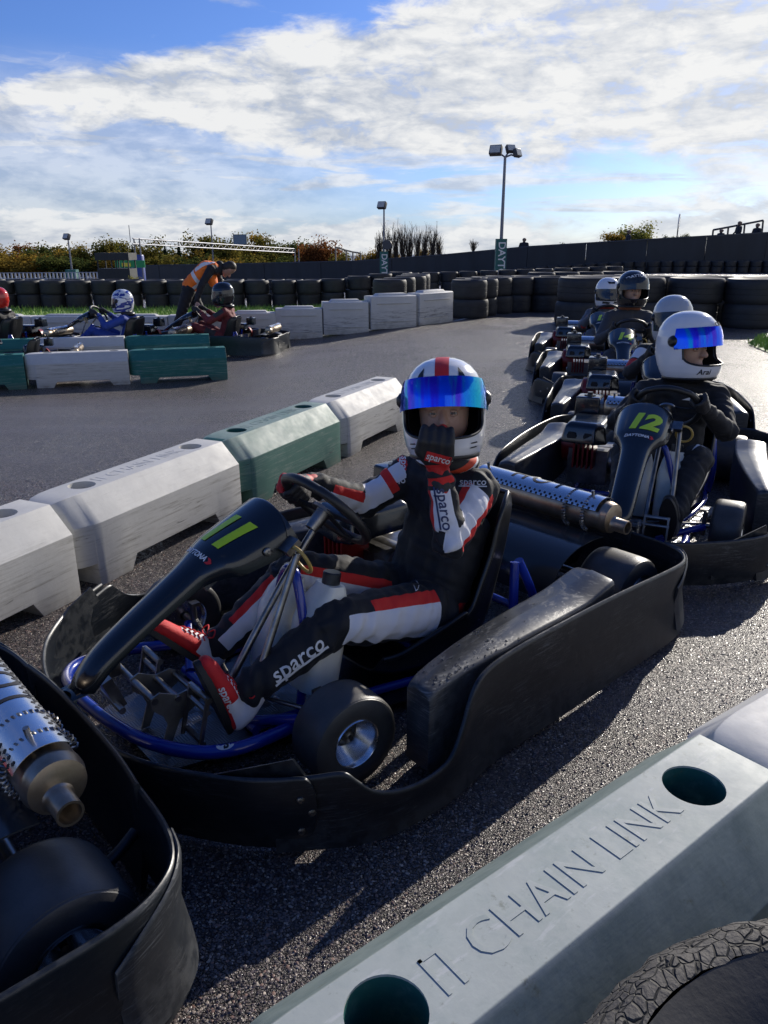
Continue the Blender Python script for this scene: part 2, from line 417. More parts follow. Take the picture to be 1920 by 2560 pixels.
# loose-looking top layer of wet aggregate close to the camera: real faceted stones, too many to count
def aggregate():
    import numpy as np
    rs = np.random.RandomState(5); N = 120000
    u = rs.rand(N); y = .95 + 3.6 * u ** 1.35; x = (rs.rand(N) * 2 - 1) * (.95 + .52 * y) + .12 * y
    r = .0028 + .0030 * rs.rand(N) ** 1.4; h = r * (.30 + .55 * rs.rand(N)); a0 = rs.rand(N) * 6.283
    v = np.zeros((N, 6, 3)); 
    for k in range(5):
        a = a0 + k * 6.283 / 5 + rs.randn(N) * .25; rr = r * (.8 + .4 * rs.rand(N))
        v[:, k, 0] = x + np.cos(a) * rr; v[:, k, 1] = y + np.sin(a) * rr; v[:, k, 2] = -.0012 + rs.rand(N) * .0006
    v[:, 5, 0] = x + rs.randn(N) * r * .35; v[:, 5, 1] = y + rs.randn(N) * r * .35; v[:, 5, 2] = h
    base = (np.arange(N) * 6)[:, None, None]; tri = np.array([[k, (k + 1) % 5, 5] for k in range(5)])[None]
    f = (base + tri).reshape(-1)
    me = bpy.data.meshes.new('aggregate'); me.vertices.add(N * 6); me.vertices.foreach_set('co', v.reshape(-1))
    me.loops.add(len(f)); me.loops.foreach_set('vertex_index', f.astype(np.int32)); nt_ = len(f) // 3
    me.polygons.add(nt_); me.polygons.foreach_set('loop_start', (np.arange(nt_) * 3).astype(np.int32)); me.update(calc_edges=True); me.validate()
    m = mat('wet_aggregate', (.1, .09, .08), .3); t, q, b = mnodes(m)
    rnd = q.n('ShaderNodeNewGeometry').outputs['Random Per Island']
    r2 = q.m('FRACT', q.m('MULTIPLY', rnd, 91.7)); r3 = q.m('FRACT', q.m('MULTIPLY', rnd, 517.3))
    c = q.mix(rnd, (.030, .026, .028), (.17, .135, .125)); c = q.mix(q.m('GREATER_THAN', r2, .88), c, (.36, .30, .25)); c = q.mix(q.m('GREATER_THAN', r3, .9), c, (.24, .15, .12))
    t.links.new(c, b.inputs['Base Color']); t.links.new(q.m('ADD', .22, q.m('MULTIPLY', r3, .30)), b.inputs['Roughness'])
    tag(link('surface_aggregate', me, m), 'wet brown and grey stones standing out of the nearest asphalt', 'aggregate', kind='stuff')
aggregate()
# thin white line at the foot of the tyre wall
mb = MB(); pts = smooth_path([(1.40, 15.62), (1.9, 16.5), (2.5, 17.3), (3.3, 17.42)], 6)
mb.add([(x - .03, y, .004) for x, y in pts] + [(x + .05, y - .02, .004) for x, y in pts], [(i, i + 1, len(pts) + i + 1, len(pts) + i) for i in range(len(pts) - 1)])
tag(mb.build('painted_line', mat('line_paint', (.6, .6, .58), .6, var=.4, vscale=6)), 'thin white painted line at the foot of the tyre wall', 'line', kind='structure')

# grass strip behind the white barriers
M_grass = mat('grass', (.15, .30, .04), .6, col2=(.24, .34, .06), vscale=3)
def grass(name, label, poly, nblade, h, seed):
    rnd = random.Random(seed); mb = MB(); n = len(poly) // 2
    a, b = poly[:n], poly[n:]
    k0 = len(a)
    mb.add([(x, y, terr(x, y) + .012) for x, y in a] + [(x, y, terr(x, y) + .012) for x, y in b], [(i, i + 1, k0 + i + 1, k0 + i) for i in range(k0 - 1)])
    for _ in range(nblade):
        i = rnd.randrange(k0 - 1); u, w = rnd.random(), rnd.random()
        p = [(a[i][k] * (1 - u) + a[i + 1][k] * u) * (1 - w) + (b[i][k] * (1 - u) + b[i + 1][k] * u) * w for k in (0, 1)]
        q = rnd.random() * 6.28; s = .008 + rnd.random() * .008; hh = h * (.5 + rnd.random())
        dx, dy = math.cos(q) * s, math.sin(q) * s; lx, ly = rnd.gauss(0, .03), rnd.gauss(0, .03)
        z0 = terr(p[0], p[1]); mb.add([(p[0] - dx, p[1] - dy, z0 + .01), (p[0] + dx, p[1] + dy, z0 + .01), (p[0] + lx, p[1] + ly, z0 + hh)], [(0, 1, 2)])
    tag(mb.build(name, M_grass, smooth=0, recalc=False), label, 'grass', kind='stuff')
grass('grass_strip', 'strip of sunlit green grass between white barriers and tyre wall',
      [(-14, 14.0), (-6, 14.05), (-2, 14.3), (-.4, 14.6), (-14, 21.4), (-6, 21.5), (-2, 21.8), (-.4, 21.9)], 26000, .10, 1)
grass('verge_grass', 'small patch of rough green grass at the right edge of the track',
      [(5.25, 10.6), (5.4, 11.6), (5.9, 12.4), (7.5, 10.6), (7.5, 11.6), (7.5, 12.4)], 2500, .10, 2)

# ---------------------------------------------------------------- interlocking plastic barriers
def barrier_mesh():
    mb = MB()
    st = [(-.065, .085, .045, .10, .262, .362), (-.052, .120, .060, .10, .268, .374), (-.025, .148, .072, .10, .273, .382), (.02, .168, .079, .10, .275, .386), (.049, .176, .081, .10, .275, .387),
          (.052, .180, .081, .0, .275, .387), (.09, .186, .082, .0, .275, .388), (.235, .186, .082, .0, .275, .388), (.275, .186, .082, .068, .275, .388),
          (.86, .186, .082, .068, .275, .388), (.90, .186, .082, .0, .275, .388), (1.095, .186, .082, .0, .275, .388)]
    rg = []
    for x, hw, fw, zb, zc, zt in st:
        rg.append([V(p) for p in ((x, -hw, zb), (x, -hw + .002, zc), (x, -fw, zt), (x, fw, zt), (x, hw - .002, zc), (x, hw, zb))])
    mb.rings(rg)
    me = bevel_mesh(mb.mesh('b'), .010, 3, 25)
    for hx in (.185, .935):
        c = MB(); c.cyl((hx, 0, .12), (hx, 0, .5), .058, 36)
        co = bpy.data.objects.new('cut', c.mesh('c')); C.objects.link(co)
        me2 = eval_mods(me, [('BOOLEAN', dict(operation='DIFFERENCE', object=co, solver='EXACT'))])
        bpy.data.objects.remove(co); me = me2
    shade_mesh(me, 30); me.materials.clear()
    return me
BM0 = barrier_mesh()
def with_mat(me, m):
    c = me.copy(); c.materials.clear(); c.materials.append(m); return c
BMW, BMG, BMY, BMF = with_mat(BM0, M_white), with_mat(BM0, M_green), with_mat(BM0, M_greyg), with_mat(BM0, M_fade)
def letter_mesh():
    t = text_mesh('CHAIN LINK', .098, 0, 0, 'LEFT', 1.02, extrude=.0012)
    me = t; 
    for v in me.vertices: v.co = (v.co.x * .92 + .345, v.co.y * .95, v.co.z + .3881)
    bm = bmesh.new(); bm.from_mesh(me)
    def bar(x0, x1, y0, y1):
        r = bmesh.ops.create_cube(bm, size=1.0)
        for v in r['verts']: v.co = (x0 + (v.co.x + .5) * (x1 - x0), y0 + (v.co.y + .5) * (y1 - y0), .3865 + (v.co.z + .5) * .0026)
    bar(.268, .274, -.034, .034); bar(.268, .306, .028, .034); bar(.298, .306, -.034, .028)
    bmesh.ops.recalc_face_normals(bm, faces=bm.faces); bm.to_mesh(me); bm.free(); shade_mesh(me, 30); return me
LM0 = letter_mesh()
def barrier(x, y, ang, me, label, group, cat='barrier', lettering=True, z=0):
    o = link('plastic_barrier', me); o.location = (x, y, z); o.rotation_euler = (0, 0, ang)
    tag(o, label, cat, group)
    if lettering:
        lm = with_mat(LM0, me.materials[0]) if me.name not in LMS else LMS[me.name]; LMS[me.name] = lm
        link('embossed_lettering', lm, None, o)
    return o
LMS = {}
def chain(p, ang, specs, group, pitch=1.165, start=0, jit=0):
    d = V((math.cos(ang), math.sin(ang)))
    for k, (me, lab) in enumerate(specs):
        q = V(p) + d * pitch * (k + start)
        barrier(q.x, q.y, ang, me, lab, group, z=terr(q.x + d.x * .55, q.y + d.y * .55))
# pit-lane row on the left, beside kart 11: axis centre line n=-2.505
A1 = math.atan2(.912, .410); dL = V((.410, .912)); nL = V((.912, -.410))
p0 = dL * 2.19 + nL * (-2.505)
chain(p0, A1, [(BMW, 'white plastic barrier cut off by the left edge, beyond the front wheel of kart 11'),
               (BMW, 'long white scuffed plastic barrier behind the nose panel of kart 11'),
               (BMF, 'green scuffed plastic barrier between two white ones behind the steering wheel of kart 11'),
               (BMW, 'white plastic barrier at the far end of the row, left of the blue visored helmet')], 'interlocking barriers along the pit lane', 1.165, -1)
# foreground barrier
A2 = math.atan2(.618, .786); d2 = V((.786, .618)); n2 = V((.618, -.786))
q0 = d2 * .287 + n2 * (-.595)
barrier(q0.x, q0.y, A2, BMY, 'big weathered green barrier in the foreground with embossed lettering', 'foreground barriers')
q1 = q0 + d2 * 1.165
barrier(q1.x, q1.y, A2 - R(3), BMW, 'white plastic barrier touching the right edge, beyond the lettered green one', 'foreground barriers')
# two short rows on the left in front of the parked karts
A3 = math.atan2(.30, 1.0)
chain((-4.17, 9.17), A3, [(BMW, 'white plastic barrier with light streaks between two green ones, nearest left row'),
                     (BMG, 'dark green plastic barrier at the right end of the nearest left row')], 'nearest left row of barriers', 1.165)
chain((-4.17, 9.17), A3 + R(4), [(BMG, 'dark green plastic barrier cut by the left edge, nearest left row')], 'nearest left row of barriers', 1.165, -1)
chain((-4.72, 10.78), R(14), [(BMW, 'white plastic barrier behind the empty kart, second left row'), (BMG, 'dark green plastic barrier at the right end of the second left row, below the marshal')], 'second left row of barriers', 1.165)
chain((-4.72, 10.78), R(18), [(BMG, 'dark green plastic barrier at the left edge, second left row')], 'second left row of barriers', 1.165, -1)

# tall white wall barriers on the outside of the curve
M_white2 = plastic_barrier('old_white_plastic', (.60, .59, .56), (.10, .10, .10), .95)
def wall_mesh():
    mb = MB(); L, h = 1.0, .50
    mb.rings([[V((x, y, z)) for y, z in ((-.16, 0), (-.155, h), (-.13, h + .015), (.13, h + .015), (.155, h), (.16, 0))] for x in (.004, L - .004)])
    mb.rings([[V((x, y, z)) for x, y, z in ((.16 + e, -.10 + e * .5, z), (L - .16 - e, -.10 + e * .5, z), (L - .16 - e, .10 - e * .5, z), (.16 + e, .10 - e * .5, z))] for z, e in ((h + .010, 0), (h + .05, .05))])
    mb.box((L / 2, -.166, .40), (L * .74, .016, .018)); mb.box((L / 2, -.166, .12), (L * .74, .014, .018))
    me = bevel_mesh(mb.mesh('w'), .012, 2, 40); me.materials.append(M_white2); return me
WM = wall_mesh()
far_row = [(-9.9, 13.75), (-8.6, 13.78), (-7.35, 13.8), (-6.1, 13.8), (-4.9, 13.8), (-3.75, 13.82), (-2.75, 13.9), (-1.92, 14.02), (-1.10, 14.1), (-.30, 14.25), (.53, 14.65), (1.22, 15.5)]
whs = ['at the left edge behind the red helmet', 'behind the raised nose of the blue kart', 'directly behind the blue driver', 'behind the back of the blue driver', 'left of the bending marshal', 'behind the legs of the bending marshal', 'behind the dark helmet beside the marshal', 'just right of the red driver kart', 'second right of the red driver kart', 'third right of the red driver kart', 'at its right end by the tyres']
for k in range(len(far_row) - 1):
    a, b = V(far_row[k]), V(far_row[k + 1]); dd = b - a
    o = link('wall_barrier', WM); o.location = (a.x, a.y, terr(*((a + b) / 2))); o.rotation_euler = (0, 0, math.atan2(dd.y, dd.x)); o.scale = (dd.length, 1, .86 + .26 * ss01((k - 4) / 5))
    tag(o, 'tall white barrier of the curved row, ' + whs[k], 'barrier', 'tall white barriers lining the curve')

# ---------------------------------------------------------------- tyres
ORD = 'first second third fourth fifth sixth seventh eighth ninth tenth eleventh twelfth thirteenth fourteenth fifteenth sixteenth seventeenth eighteenth nineteenth twentieth twenty-first twenty-second twenty-third twenty-fourth'.split()
def tyre_mesh(r, h, seg=36, hole=.60, tread=True):
    mb = MB(); e = h * .14
    prof = [(r * hole, h * .18), (r * hole * 1.05, h * .10), (r * .80, .012), (r * .93, 0), (r * .975, e * .5), (r, e * 1.5),
            (r * .994, h * .36), (r * .994, h * .37), (r * .985, h * .375), (r * .985, h * .40), (r, h * .405), (r, h * .595), (r * .985, h * .60), (r * .985, h * .625), (r * .994, h * .63), (r * .994, h * .64),
            (r, h - e * 1.5), (r * .975, h - e * .5), (r * .93, h), (r * .80, h - .012), (r * hole * 1.05, h * .90), (r * hole, h * .82), (r * hole * 1.12, h * .7), (r * .9, h * .6), (r * .9, h * .4), (r * hole * 1.12, h * .3)]
    mb.lathe(prof, seg, close=True)
    me = mb.mesh('tyre', 40); me.materials.append(M_rub); return me
TY = {k: tyre_mesh(*v) for k, v in dict(s=(.345, .355), m=(.37, .37), b=(.50, .42), f=(.34, .33)).items()}
def tyre(kind, x, y, z, label, group, tilt=.02):
    o = link('tyre', TY[kind]); o.location = (x, y, z); o.rotation_euler = (random.uniform(-tilt, tilt), random.uniform(-tilt, tilt), random.random() * 6.28)
    return tag(o, label, 'tyre', group)
def tyre_row(kind, path, n, hgt, tiers, lab, group, jit=.04, ends=None):
    pts = [V(p) for p in path]; seg = [(b - a).length for a, b in zip(pts, pts[1:])]; tot = sum(seg)
    for k in range(n):
        s = tot * k / (n - 1); i = 0
        while i < len(seg) - 1 and s > seg[i]: s -= seg[i]; i += 1
        p = pts[i].lerp(pts[i + 1], min(1, s / seg[i]))
        for t in range(tiers):
            x, y = p.x + random.uniform(-jit, jit), p.y + random.uniform(-jit, jit)
            tyre(kind, x, y, terr(x, y) + hgt * t, lab % ('lower', 'upper', 'third')[t] + (', %s from the %s' % (ORD[k if ends == 'left' else n - 1 - k], ends) if ends else ''), group, .004 if t == 0 else .012)
tyre_row('s', [(-14, 22.0), (-5, 22.1), (-2.2, 22.3), (-.5, 22.6), (.5, 23.2)], 22, .36, 2, 'black tyre, %s tier of the wall behind the grass', 'tyre wall behind the grass', ends='right')
tyre_row('s', [(-18, 29.5), (-6, 29.8), (0, 30.4), (6, 30.8), (9, 31.5)], 38, .36, 2, 'black tyre in the %s tier of the distant second wall on the left', 'second tyre wall')
for k, (x, y, z) in enumerate([(.12, 17.4, 0), (.35, 18.1, 0), (.62, 18.8, 0), (.75, 19.5, 0), (.80, 20.4, 0)]):
    for t in range(2):
        tyre('m', x, y, terr(x, y) + t * .375, 'black tyre, %s tier of the stacks behind the white barrier end, %s from the front' % (('lower', 'upper')[t], ORD[k]), 'tyres behind the barrier end')
tyre_row('m', [(1.75, 16.4), (2.6, 17.9), (4.1, 18.1), (5.0, 18.3)], 7, .375, 2, 'black tyre, %s tier of the front wall left of kart 15', 'front wall of tyres', ends='left')
tyre_row('m', [(1.9, 17.6), (2.7, 18.8), (4.4, 19.0), (6.0, 19.6)], 8, .375, 2, 'black tyre, %s tier of the second line left of kart 15', 'second line of tyres', ends='left')
tyre_row('m', [(4.2, 21.5), (6.4, 22.4)], 4, .375, 2, 'black tyre, %s tier of the short wall above kart 15', 'short far wall of tyres', ends='left')
tyre_row('b', [(3.75, 14.9), (4.75, 14.9), (5.70, 14.7), (6.62, 14.4)], 4, .425, 2, 'large tyre, %s tier of the wall behind kart 14', 'large tyres on the right', ends='left')
tyre_row('b', [(4.2, 15.8), (5.3, 15.8), (6.4, 15.6), (7.35, 15.35)], 4, .425, 2, 'large tyre, %s tier of the rear line behind kart 14', 'large tyres on the right, rear line', ends='left')
tyre_row('f', [(-4, 57), (5, 51.5), (9.5, 49.2), (16, 47.2), (24, 46.3), (30, 46.3)], 52, .335, 2, 'small distant black tyre in the %s tier at the foot of the long dark wall', 'tyres along the far wall')
# cracked tyre right under the camera, beside the foreground barrier
def cracked():
    m = mat('cracked_rubber', (.052, .047, .043), .75); t, q, b = mnodes(m)
    co = q.n('ShaderNodeTexCoord').outputs['Object']
    w = q.n('ShaderNodeVectorMath', operation='ADD', i={0: q.vm(co, (1, 1, 2.6)), 1: q.n('ShaderNodeVectorMath', operation='SCALE', i={0: q.n('ShaderNodeTexNoise', i={'Vector': co, 'Scale': 14.0}).outputs[1], 'Scale': .05}).outputs[0]}).outputs[0]
    v = q.n('ShaderNodeTexVoronoi', feature='DISTANCE_TO_EDGE', i={'Vector': w, 'Scale': 44.0})
    cr = q.ss(v.outputs[0], .0, .10)
    t.links.new(q.mix(cr, (.006, .006, .007), q.mix(q.noise(co, 30, 6), (.04, .036, .034), (.085, .078, .070))), b.inputs['Base Color'])
    t.links.new(q.n('ShaderNodeBump', i={'Height': q.m('ADD', cr, q.m('MULTIPLY', q.noise(co, 120, 4), .3)), 'Strength': 1.0, 'Distance': .008}).outputs[0], b.inputs['Normal'])
    return m
M_crack = cracked()
def fg_tyre():
    cx, cy, r = .6185, .4164, .48
    for t, (nm, z0) in enumerate((('lower', 0), ('upper', .235))):
        o = empty('truck_tyre', (cx, cy, z0), 0, label=('cracked worn truck tyre in the bottom right corner beside the green barrier' if t else 'truck tyre hidden under the cracked one in the bottom right corner'), cat='tyre', group='truck tyres by the foreground barrier')
        mb = MB(); mb.cur = 0
        mb.lathe([(r * .93, .02), (r, .04), (r, .15), (r * .985, .178), (r * .950, .198), (r * .900, .212), (r * .845, .206)], 128)
        me = mb.mesh('tread', 180)
        for v in me.vertices:
            q = noise.noise(v.co * 22) * .006 + noise.noise(v.co * 60) * .003
            v.co += V((v.co.x, v.co.y, 0)).normalized() * q; v.co.z += q * .8
        me.materials.append(M_crack); link('tread', me, None, o)
        mb = MB(); mb.lathe([(r * .845, .205), (r * .78, .190), (r * .62, .15), (r * .58, .11), (r * .58, .08), (r * .62, .05), (r * .85, .012), (r * .93, .02)], 64)
        mb.build('sidewall', M_rub, o)
fg_tyre()
# ---------------------------------------------------------------- kart materials
M_blk = mat('black_plastic', (.006, .009, .014), .30, col2=(.016, .020, .027), vscale=4, bump=.12, bscale=220, rvar=.10, scr=.30)
M_blk2 = mat('grey_black_plastic', (.042, .045, .050), .42, col2=(.085, .088, .092), vscale=3.5, bump=.16, bscale=160, rvar=.10, scr=.25)
def scuffed(name, base, scuff, amt):
    m = mat(name, base, .32); t, q, b = mnodes(m); co = q.n('ShaderNodeTexCoord').outputs['Object']; oi = q.n('ShaderNodeObjectInfo').outputs['Random']
    co = q.n('ShaderNodeVectorMath', operation='ADD', i={0: co, 1: q.n('ShaderNodeCombineXYZ', i={0: q.m('MULTIPLY', oi, 9.0)}).outputs[0]}).outputs[0]
    patch_ = q.ss(q.noise(co, 5.0, 6, .65, .4), .42, .68)
    line = q.ss(q.noise(q.vm(co, (14, 14, 230), rot=(R(3), R(4), 0)), 1.0, 4, .7), .50, .70); fine = q.ss(q.noise(q.vm(co, (60, 60, 300), rot=(R(-16), R(14), 0)), 1.0, 3, .6), .58, .72)
    sc = q.m('MULTIPLY', q.m('MAXIMUM', line, q.m('MULTIPLY', fine, .8)), q.m('ADD', .12, q.m('MULTIPLY', patch_, .88)))
    pt = q.ss(q.n('ShaderNodeNewGeometry').outputs['Pointiness'], .515, .575)
    edge = q.m('MULTIPLY', pt, q.ss(q.noise(co, 30, 4, .6), .35, .6))
    f = q.m('MULTIPLY', q.m('MAXIMUM', sc, q.m('MULTIPLY', edge, .28)), amt, clamp=True)
    t.links.new(q.mix(f, base, scuff), b.inputs['Base Color']); t.links.new(q.m('ADD', .24, q.m('ADD', q.m('MULTIPLY', f, .35), q.m('MULTIPLY', q.noise(co, 9, 4), .16))), b.inputs['Roughness'])
    t.links.new(q.n('ShaderNodeBump', i={'Height': q.m('ADD', q.m('MULTIPLY', sc, -.5), q.noise(co, 22, 4)), 'Strength': .22, 'Distance': .003}).outputs[0], b.inputs['Normal'])
    return m
M_blk = scuffed('scuffed_black_plastic', (.007, .010, .015), (.11, .115, .12), .75)
M_blk2 = scuffed('scuffed_grey_plastic', (.028, .031, .036), (.17, .175, .18), .9)
M_gloss = mat('gloss_black_fairing', (.006, .010, .016), .20, bump=.06, bscale=120, rvar=.05, coat=.4)
M_blue = mat('blue_frame_paint', (.008, .035, .33), .26, var=.25, vscale=9, coat=.4, bump=.05, bscale=90)
M_steel = mat('dull_steel', (.33, .32, .31), .36, 1.0, var=.45, vscale=14, rvar=.12)
M_alu = mat('bright_aluminium', (.72, .72, .73), .24, 1.0, rvar=.10, vscale=30)
M_exh = mat('heat_stained_steel', (.46, .39, .31), .36, .9, col2=(.27, .21, .15), vscale=9, rvar=.12, bump=.12, bscale=40)
M_hole = mat('dark_cutout', (.008, .008, .010), .6)
M_red = mat('red_engine_paint', (.33, .012, .010), .38, var=.4, vscale=9)
M_tank = mat('milky_tank_plastic', (.86, .84, .74), .34, var=.18, vscale=7)
b = M_tank.node_tree.nodes['Principled BSDF']; b.inputs['Subsurface Weight'].default_value = .5; b.inputs['Subsurface Radius'].default_value = (.04, .04, .03); b.inputs['Subsurface Scale'].default_value = .5
M_kt = mat('slick_rubber', (.030, .030, .031), .44, col2=(.075, .072, .068), vscale=5, bump=.22, bscale=170, rvar=.10)
M_num = mat('lime_number_vinyl', (.46, .66, .02), .35)
M_lw = mat('white_print', (.72, .72, .72), .5)
M_lr = mat('red_print', (.55, .02, .02), .5)
M_seat = mat('seat_plastic', (.012, .013, .015), .30, rvar=.08, bump=.05, bscale=100)
M_hose = mat('ochre_hose', (.42, .28, .07), .4)
M_grip = mat('wheel_grip', (.012, .012, .013), .42, bump=.2, bscale=140)
M_shiny = mat('smoked_cover', (.030, .034, .038), .16, rvar=.05, bump=.05, bscale=20, bdist=.01)
def chequer():
    m = mat('chequer_plate', (.13, .135, .145), .34, 1.0); t, q, b = mnodes(m)
    co = q.n('ShaderNodeTexCoord').outputs['Object']
    br = q.n('ShaderNodeTexChecker', i={'Vector': q.vm(co, (1, 1, 0)), 'Scale': 26.0})
    w1 = q.n('ShaderNodeTexWave', wave_type='BANDS', bands_direction='X', i={'Vector': co, 'Scale': 40.0})
    w2 = q.n('ShaderNodeTexWave', wave_type='BANDS', bands_direction='Y', i={'Vector': co, 'Scale': 40.0})
    h = q.mix(br.outputs[1], w1.outputs[0], w2.outputs[0])
    t.links.new(q.n('ShaderNodeBump', i={'Height': h, 'Strength': .35, 'Distance': .003}).outputs[0], b.inputs['Normal'])
    return m
M_chq = chequer()
M_drop = mat('water_drop', (1, 1, 1), .02, trans=1.0)

def strip(path, th=.012, k=6, bulge=.012, foot=.02):
    """upright plastic guard: path of (x, y, z_bottom, z_top); outside is to the left of travel"""
    P = smooth_path(path, k); rg = []; n = len(P)
    for i in range(n):
        a, c = P[max(0, i - 1)], P[min(n - 1, i + 1)]
        t = V((c[0] - a[0], c[1] - a[1], 0)).normalized(); o = V((t.y, -t.x, 0))
        x, y, zb, zt = P[i]; p = V((x, y, 0)); h = zt - zb
        e = 1.0
        rg.append([p + o * (-foot * .5 * e) + V((0, 0, zb)), p + o * bulge * .9 + V((0, 0, zb + h * .30)), p + o * bulge + V((0, 0, zb + h * .62)), p + o * (th * .5) + V((0, 0, zt - .010)),
                   p + o * (th * .40) + V((0, 0, zt - .003)), p + V((0, 0, zt)), p - o * (th * .4) + V((0, 0, zt - .003)), p - o * (th * .6) + V((0, 0, zt - .012)),
                   p + o * (bulge - th) + V((0, 0, zb + h * .55)), p + o * (-foot * .5 - th) + V((0, 0, zb))])
    mb = MB(); mb.rings(rg); return mb.mesh('strip', 50), P
def on_strip(P, u, zf, bulge=.012):
    i = min(len(P) - 2, max(1, int(u * (len(P) - 1)))); a, c = P[i - 1], P[i + 1]
    t = V((c[0] - a[0], c[1] - a[1], 0)).normalized(); o = V((t.y, -t.x, 0))
    x, y, zb, zt = P[i]; return V((x, y, zb + (zt - zb) * zf)) + o * bulge, o
def bolt_mesh():
    mb = MB(); mb.lathe([(.0001, .004), (.005, .004), (.009, .002), (.010, -.002)], 14)
    mb.lathe([(.0001, .0055), (.0042, .0055), (.0044, .003)], 6); me = mb.mesh('bolt', 30); me.materials.append(M_steel); return me
BOLT = bolt_mesh()
def bolt(p, n, parent, s=1.0):
    o = link('bolt', BOLT, None, parent); o.location = p; o.rotation_mode = 'QUATERNION'; o.rotation_quaternion = V(n).to_track_quat('Z', 'Y'); o.scale = (s, s, s); return o

def wheel_meshes(r, w, rr):
    """tyre, rim about local Y axis (outside = +Y)"""
    RX = Matrix.Rotation(R(-90), 4, 'X'); h = w / 2
    t = MB(); prof = [(rr, -h * .78), (rr * 1.04, -h * .90), (rr * 1.25, -h), (r * .86, -h * .985), (r * .95, -h * .90), (r * .985, -h * .78), (r, -h * .5), (r, 0), (r, h * .5), (r * .985, h * .78), (r * .962, h * .86), (r * .955, h * .865), (r * .945, h * .91), (r * .86, h * .985), (rr * 1.25, h), (rr * 1.04, h * .90), (rr, h * .78)]
    t.lathe(prof, 56, RX)
    tm = t.mesh('tyre', 35); tm.materials.append(M_kt)
    q = MB(); q.lathe([(rr * 1.00, h * .80), (rr * 1.06, h * .90), (rr * 1.02, h * .95), (rr * .96, h * .90), (rr * .90, h * .70), (rr * .52, h * .05), (rr * .46, 0), (rr * .44, h * .10), (rr * .20, h * .12)], 48, RX)
    q.lathe([(rr * .96, h * .8), (rr * .96, -h * .8), (rr * 1.04, -h * .92)], 48, RX)
    q.lathe([(rr * .95, -h * .5), (rr * .25, -h * .5)], 32, RX)
    rm = q.mesh('rim', 40); rm.materials.append(M_alu)
    u = MB(); u.lathe([(.0001, h * .52), (.007, h * .52), (.008, h * .40), (.010, h * .38), (.016, h * .36), (.018, h * .1), (.034, h * .09), (.036, -h * .1)], 20, RX)
    um = u.mesh('hub', 35); um.materials.append(M_steel)
    return tm, rm, um
FW = wheel_meshes(.132, .135, .066); RW = wheel_meshes(.142, .205, .066)
def wheel(ms, loc, side, parent, steer=0):
    t = link('wheel', ms[0], None, parent); t.location = loc; t.rotation_euler = (0, random.random() * 6, 0); t.rotation_mode = 'XYZ'
    t.rotation_euler = (0, random.random() * .5, (0 if side > 0 else math.pi) + steer)
    link('rim', ms[1], None, t); link('hub', ms[2], None, t); return t

SWC, SWN = V((.295, .135, .632)), V((-.76, 0, .65)).normalized()       # steering wheel centre and axis
SWX, SWY = V((0, 1, 0)), V((.65, 0, .76)).normalized()
SWR = .148
def nose_fairing():
    # stations: x, z, half width, depth of the arc, wrap
    st = [(1.045, .262, .026, .028), (1.052, .290, .044, .036), (1.032, .325, .051, .041), (.985, .372, .054, .043), (.90, .430, .056, .044), (.80, .492, .059, .046), (.73, .536, .066, .052),
          (.685, .566, .088, .066), (.645, .590, .112, .084), (.58, .622, .124, .100), (.51, .654, .130, .112), (.465, .674, .132, .118), (.455, .676, .132, .118)]
    P = smooth_path(st, 4); rgo = []; n = len(P); m = 16; cy = .055
    for i, (x, z, hw, dp) in enumerate(P):
        a, c = P[max(0, i - 1)], P[min(n - 1, i + 1)]
        t = V((c[0] - a[0], 0, c[1] - a[1])).normalized(); nn = V((-t.z, 0, t.x))
        if nn.z < 0: nn = -nn
        if nn.length < .1: nn = V((0, 0, 1))
        row = []
        for j in range(m + 1):
            q = math.pi * (j / m); yy = -math.cos(q); up = math.sin(q) ** .72
            row.append(V((x, cy, z)) + V((0, yy * hw, 0)) + nn * (up - 1) * dp)
        inn = [V((x, cy, z)) + V((0, -math.cos(math.pi * j / m) * (hw - .006), 0)) + nn * ((math.sin(math.pi * j / m) ** .72 - 1) * dp - (.006 if 0 < j < m else -.0005)) for j in range(m, -1, -1)]
        rgo.append(row + inn)
    mb = MB(); mb.rings(rgo)
    return mb.mesh('fairing', 50)
NOSE = nose_fairing(); NOSE.materials.append(M_gloss); NOSE_BVH = bvh_of(NOSE)

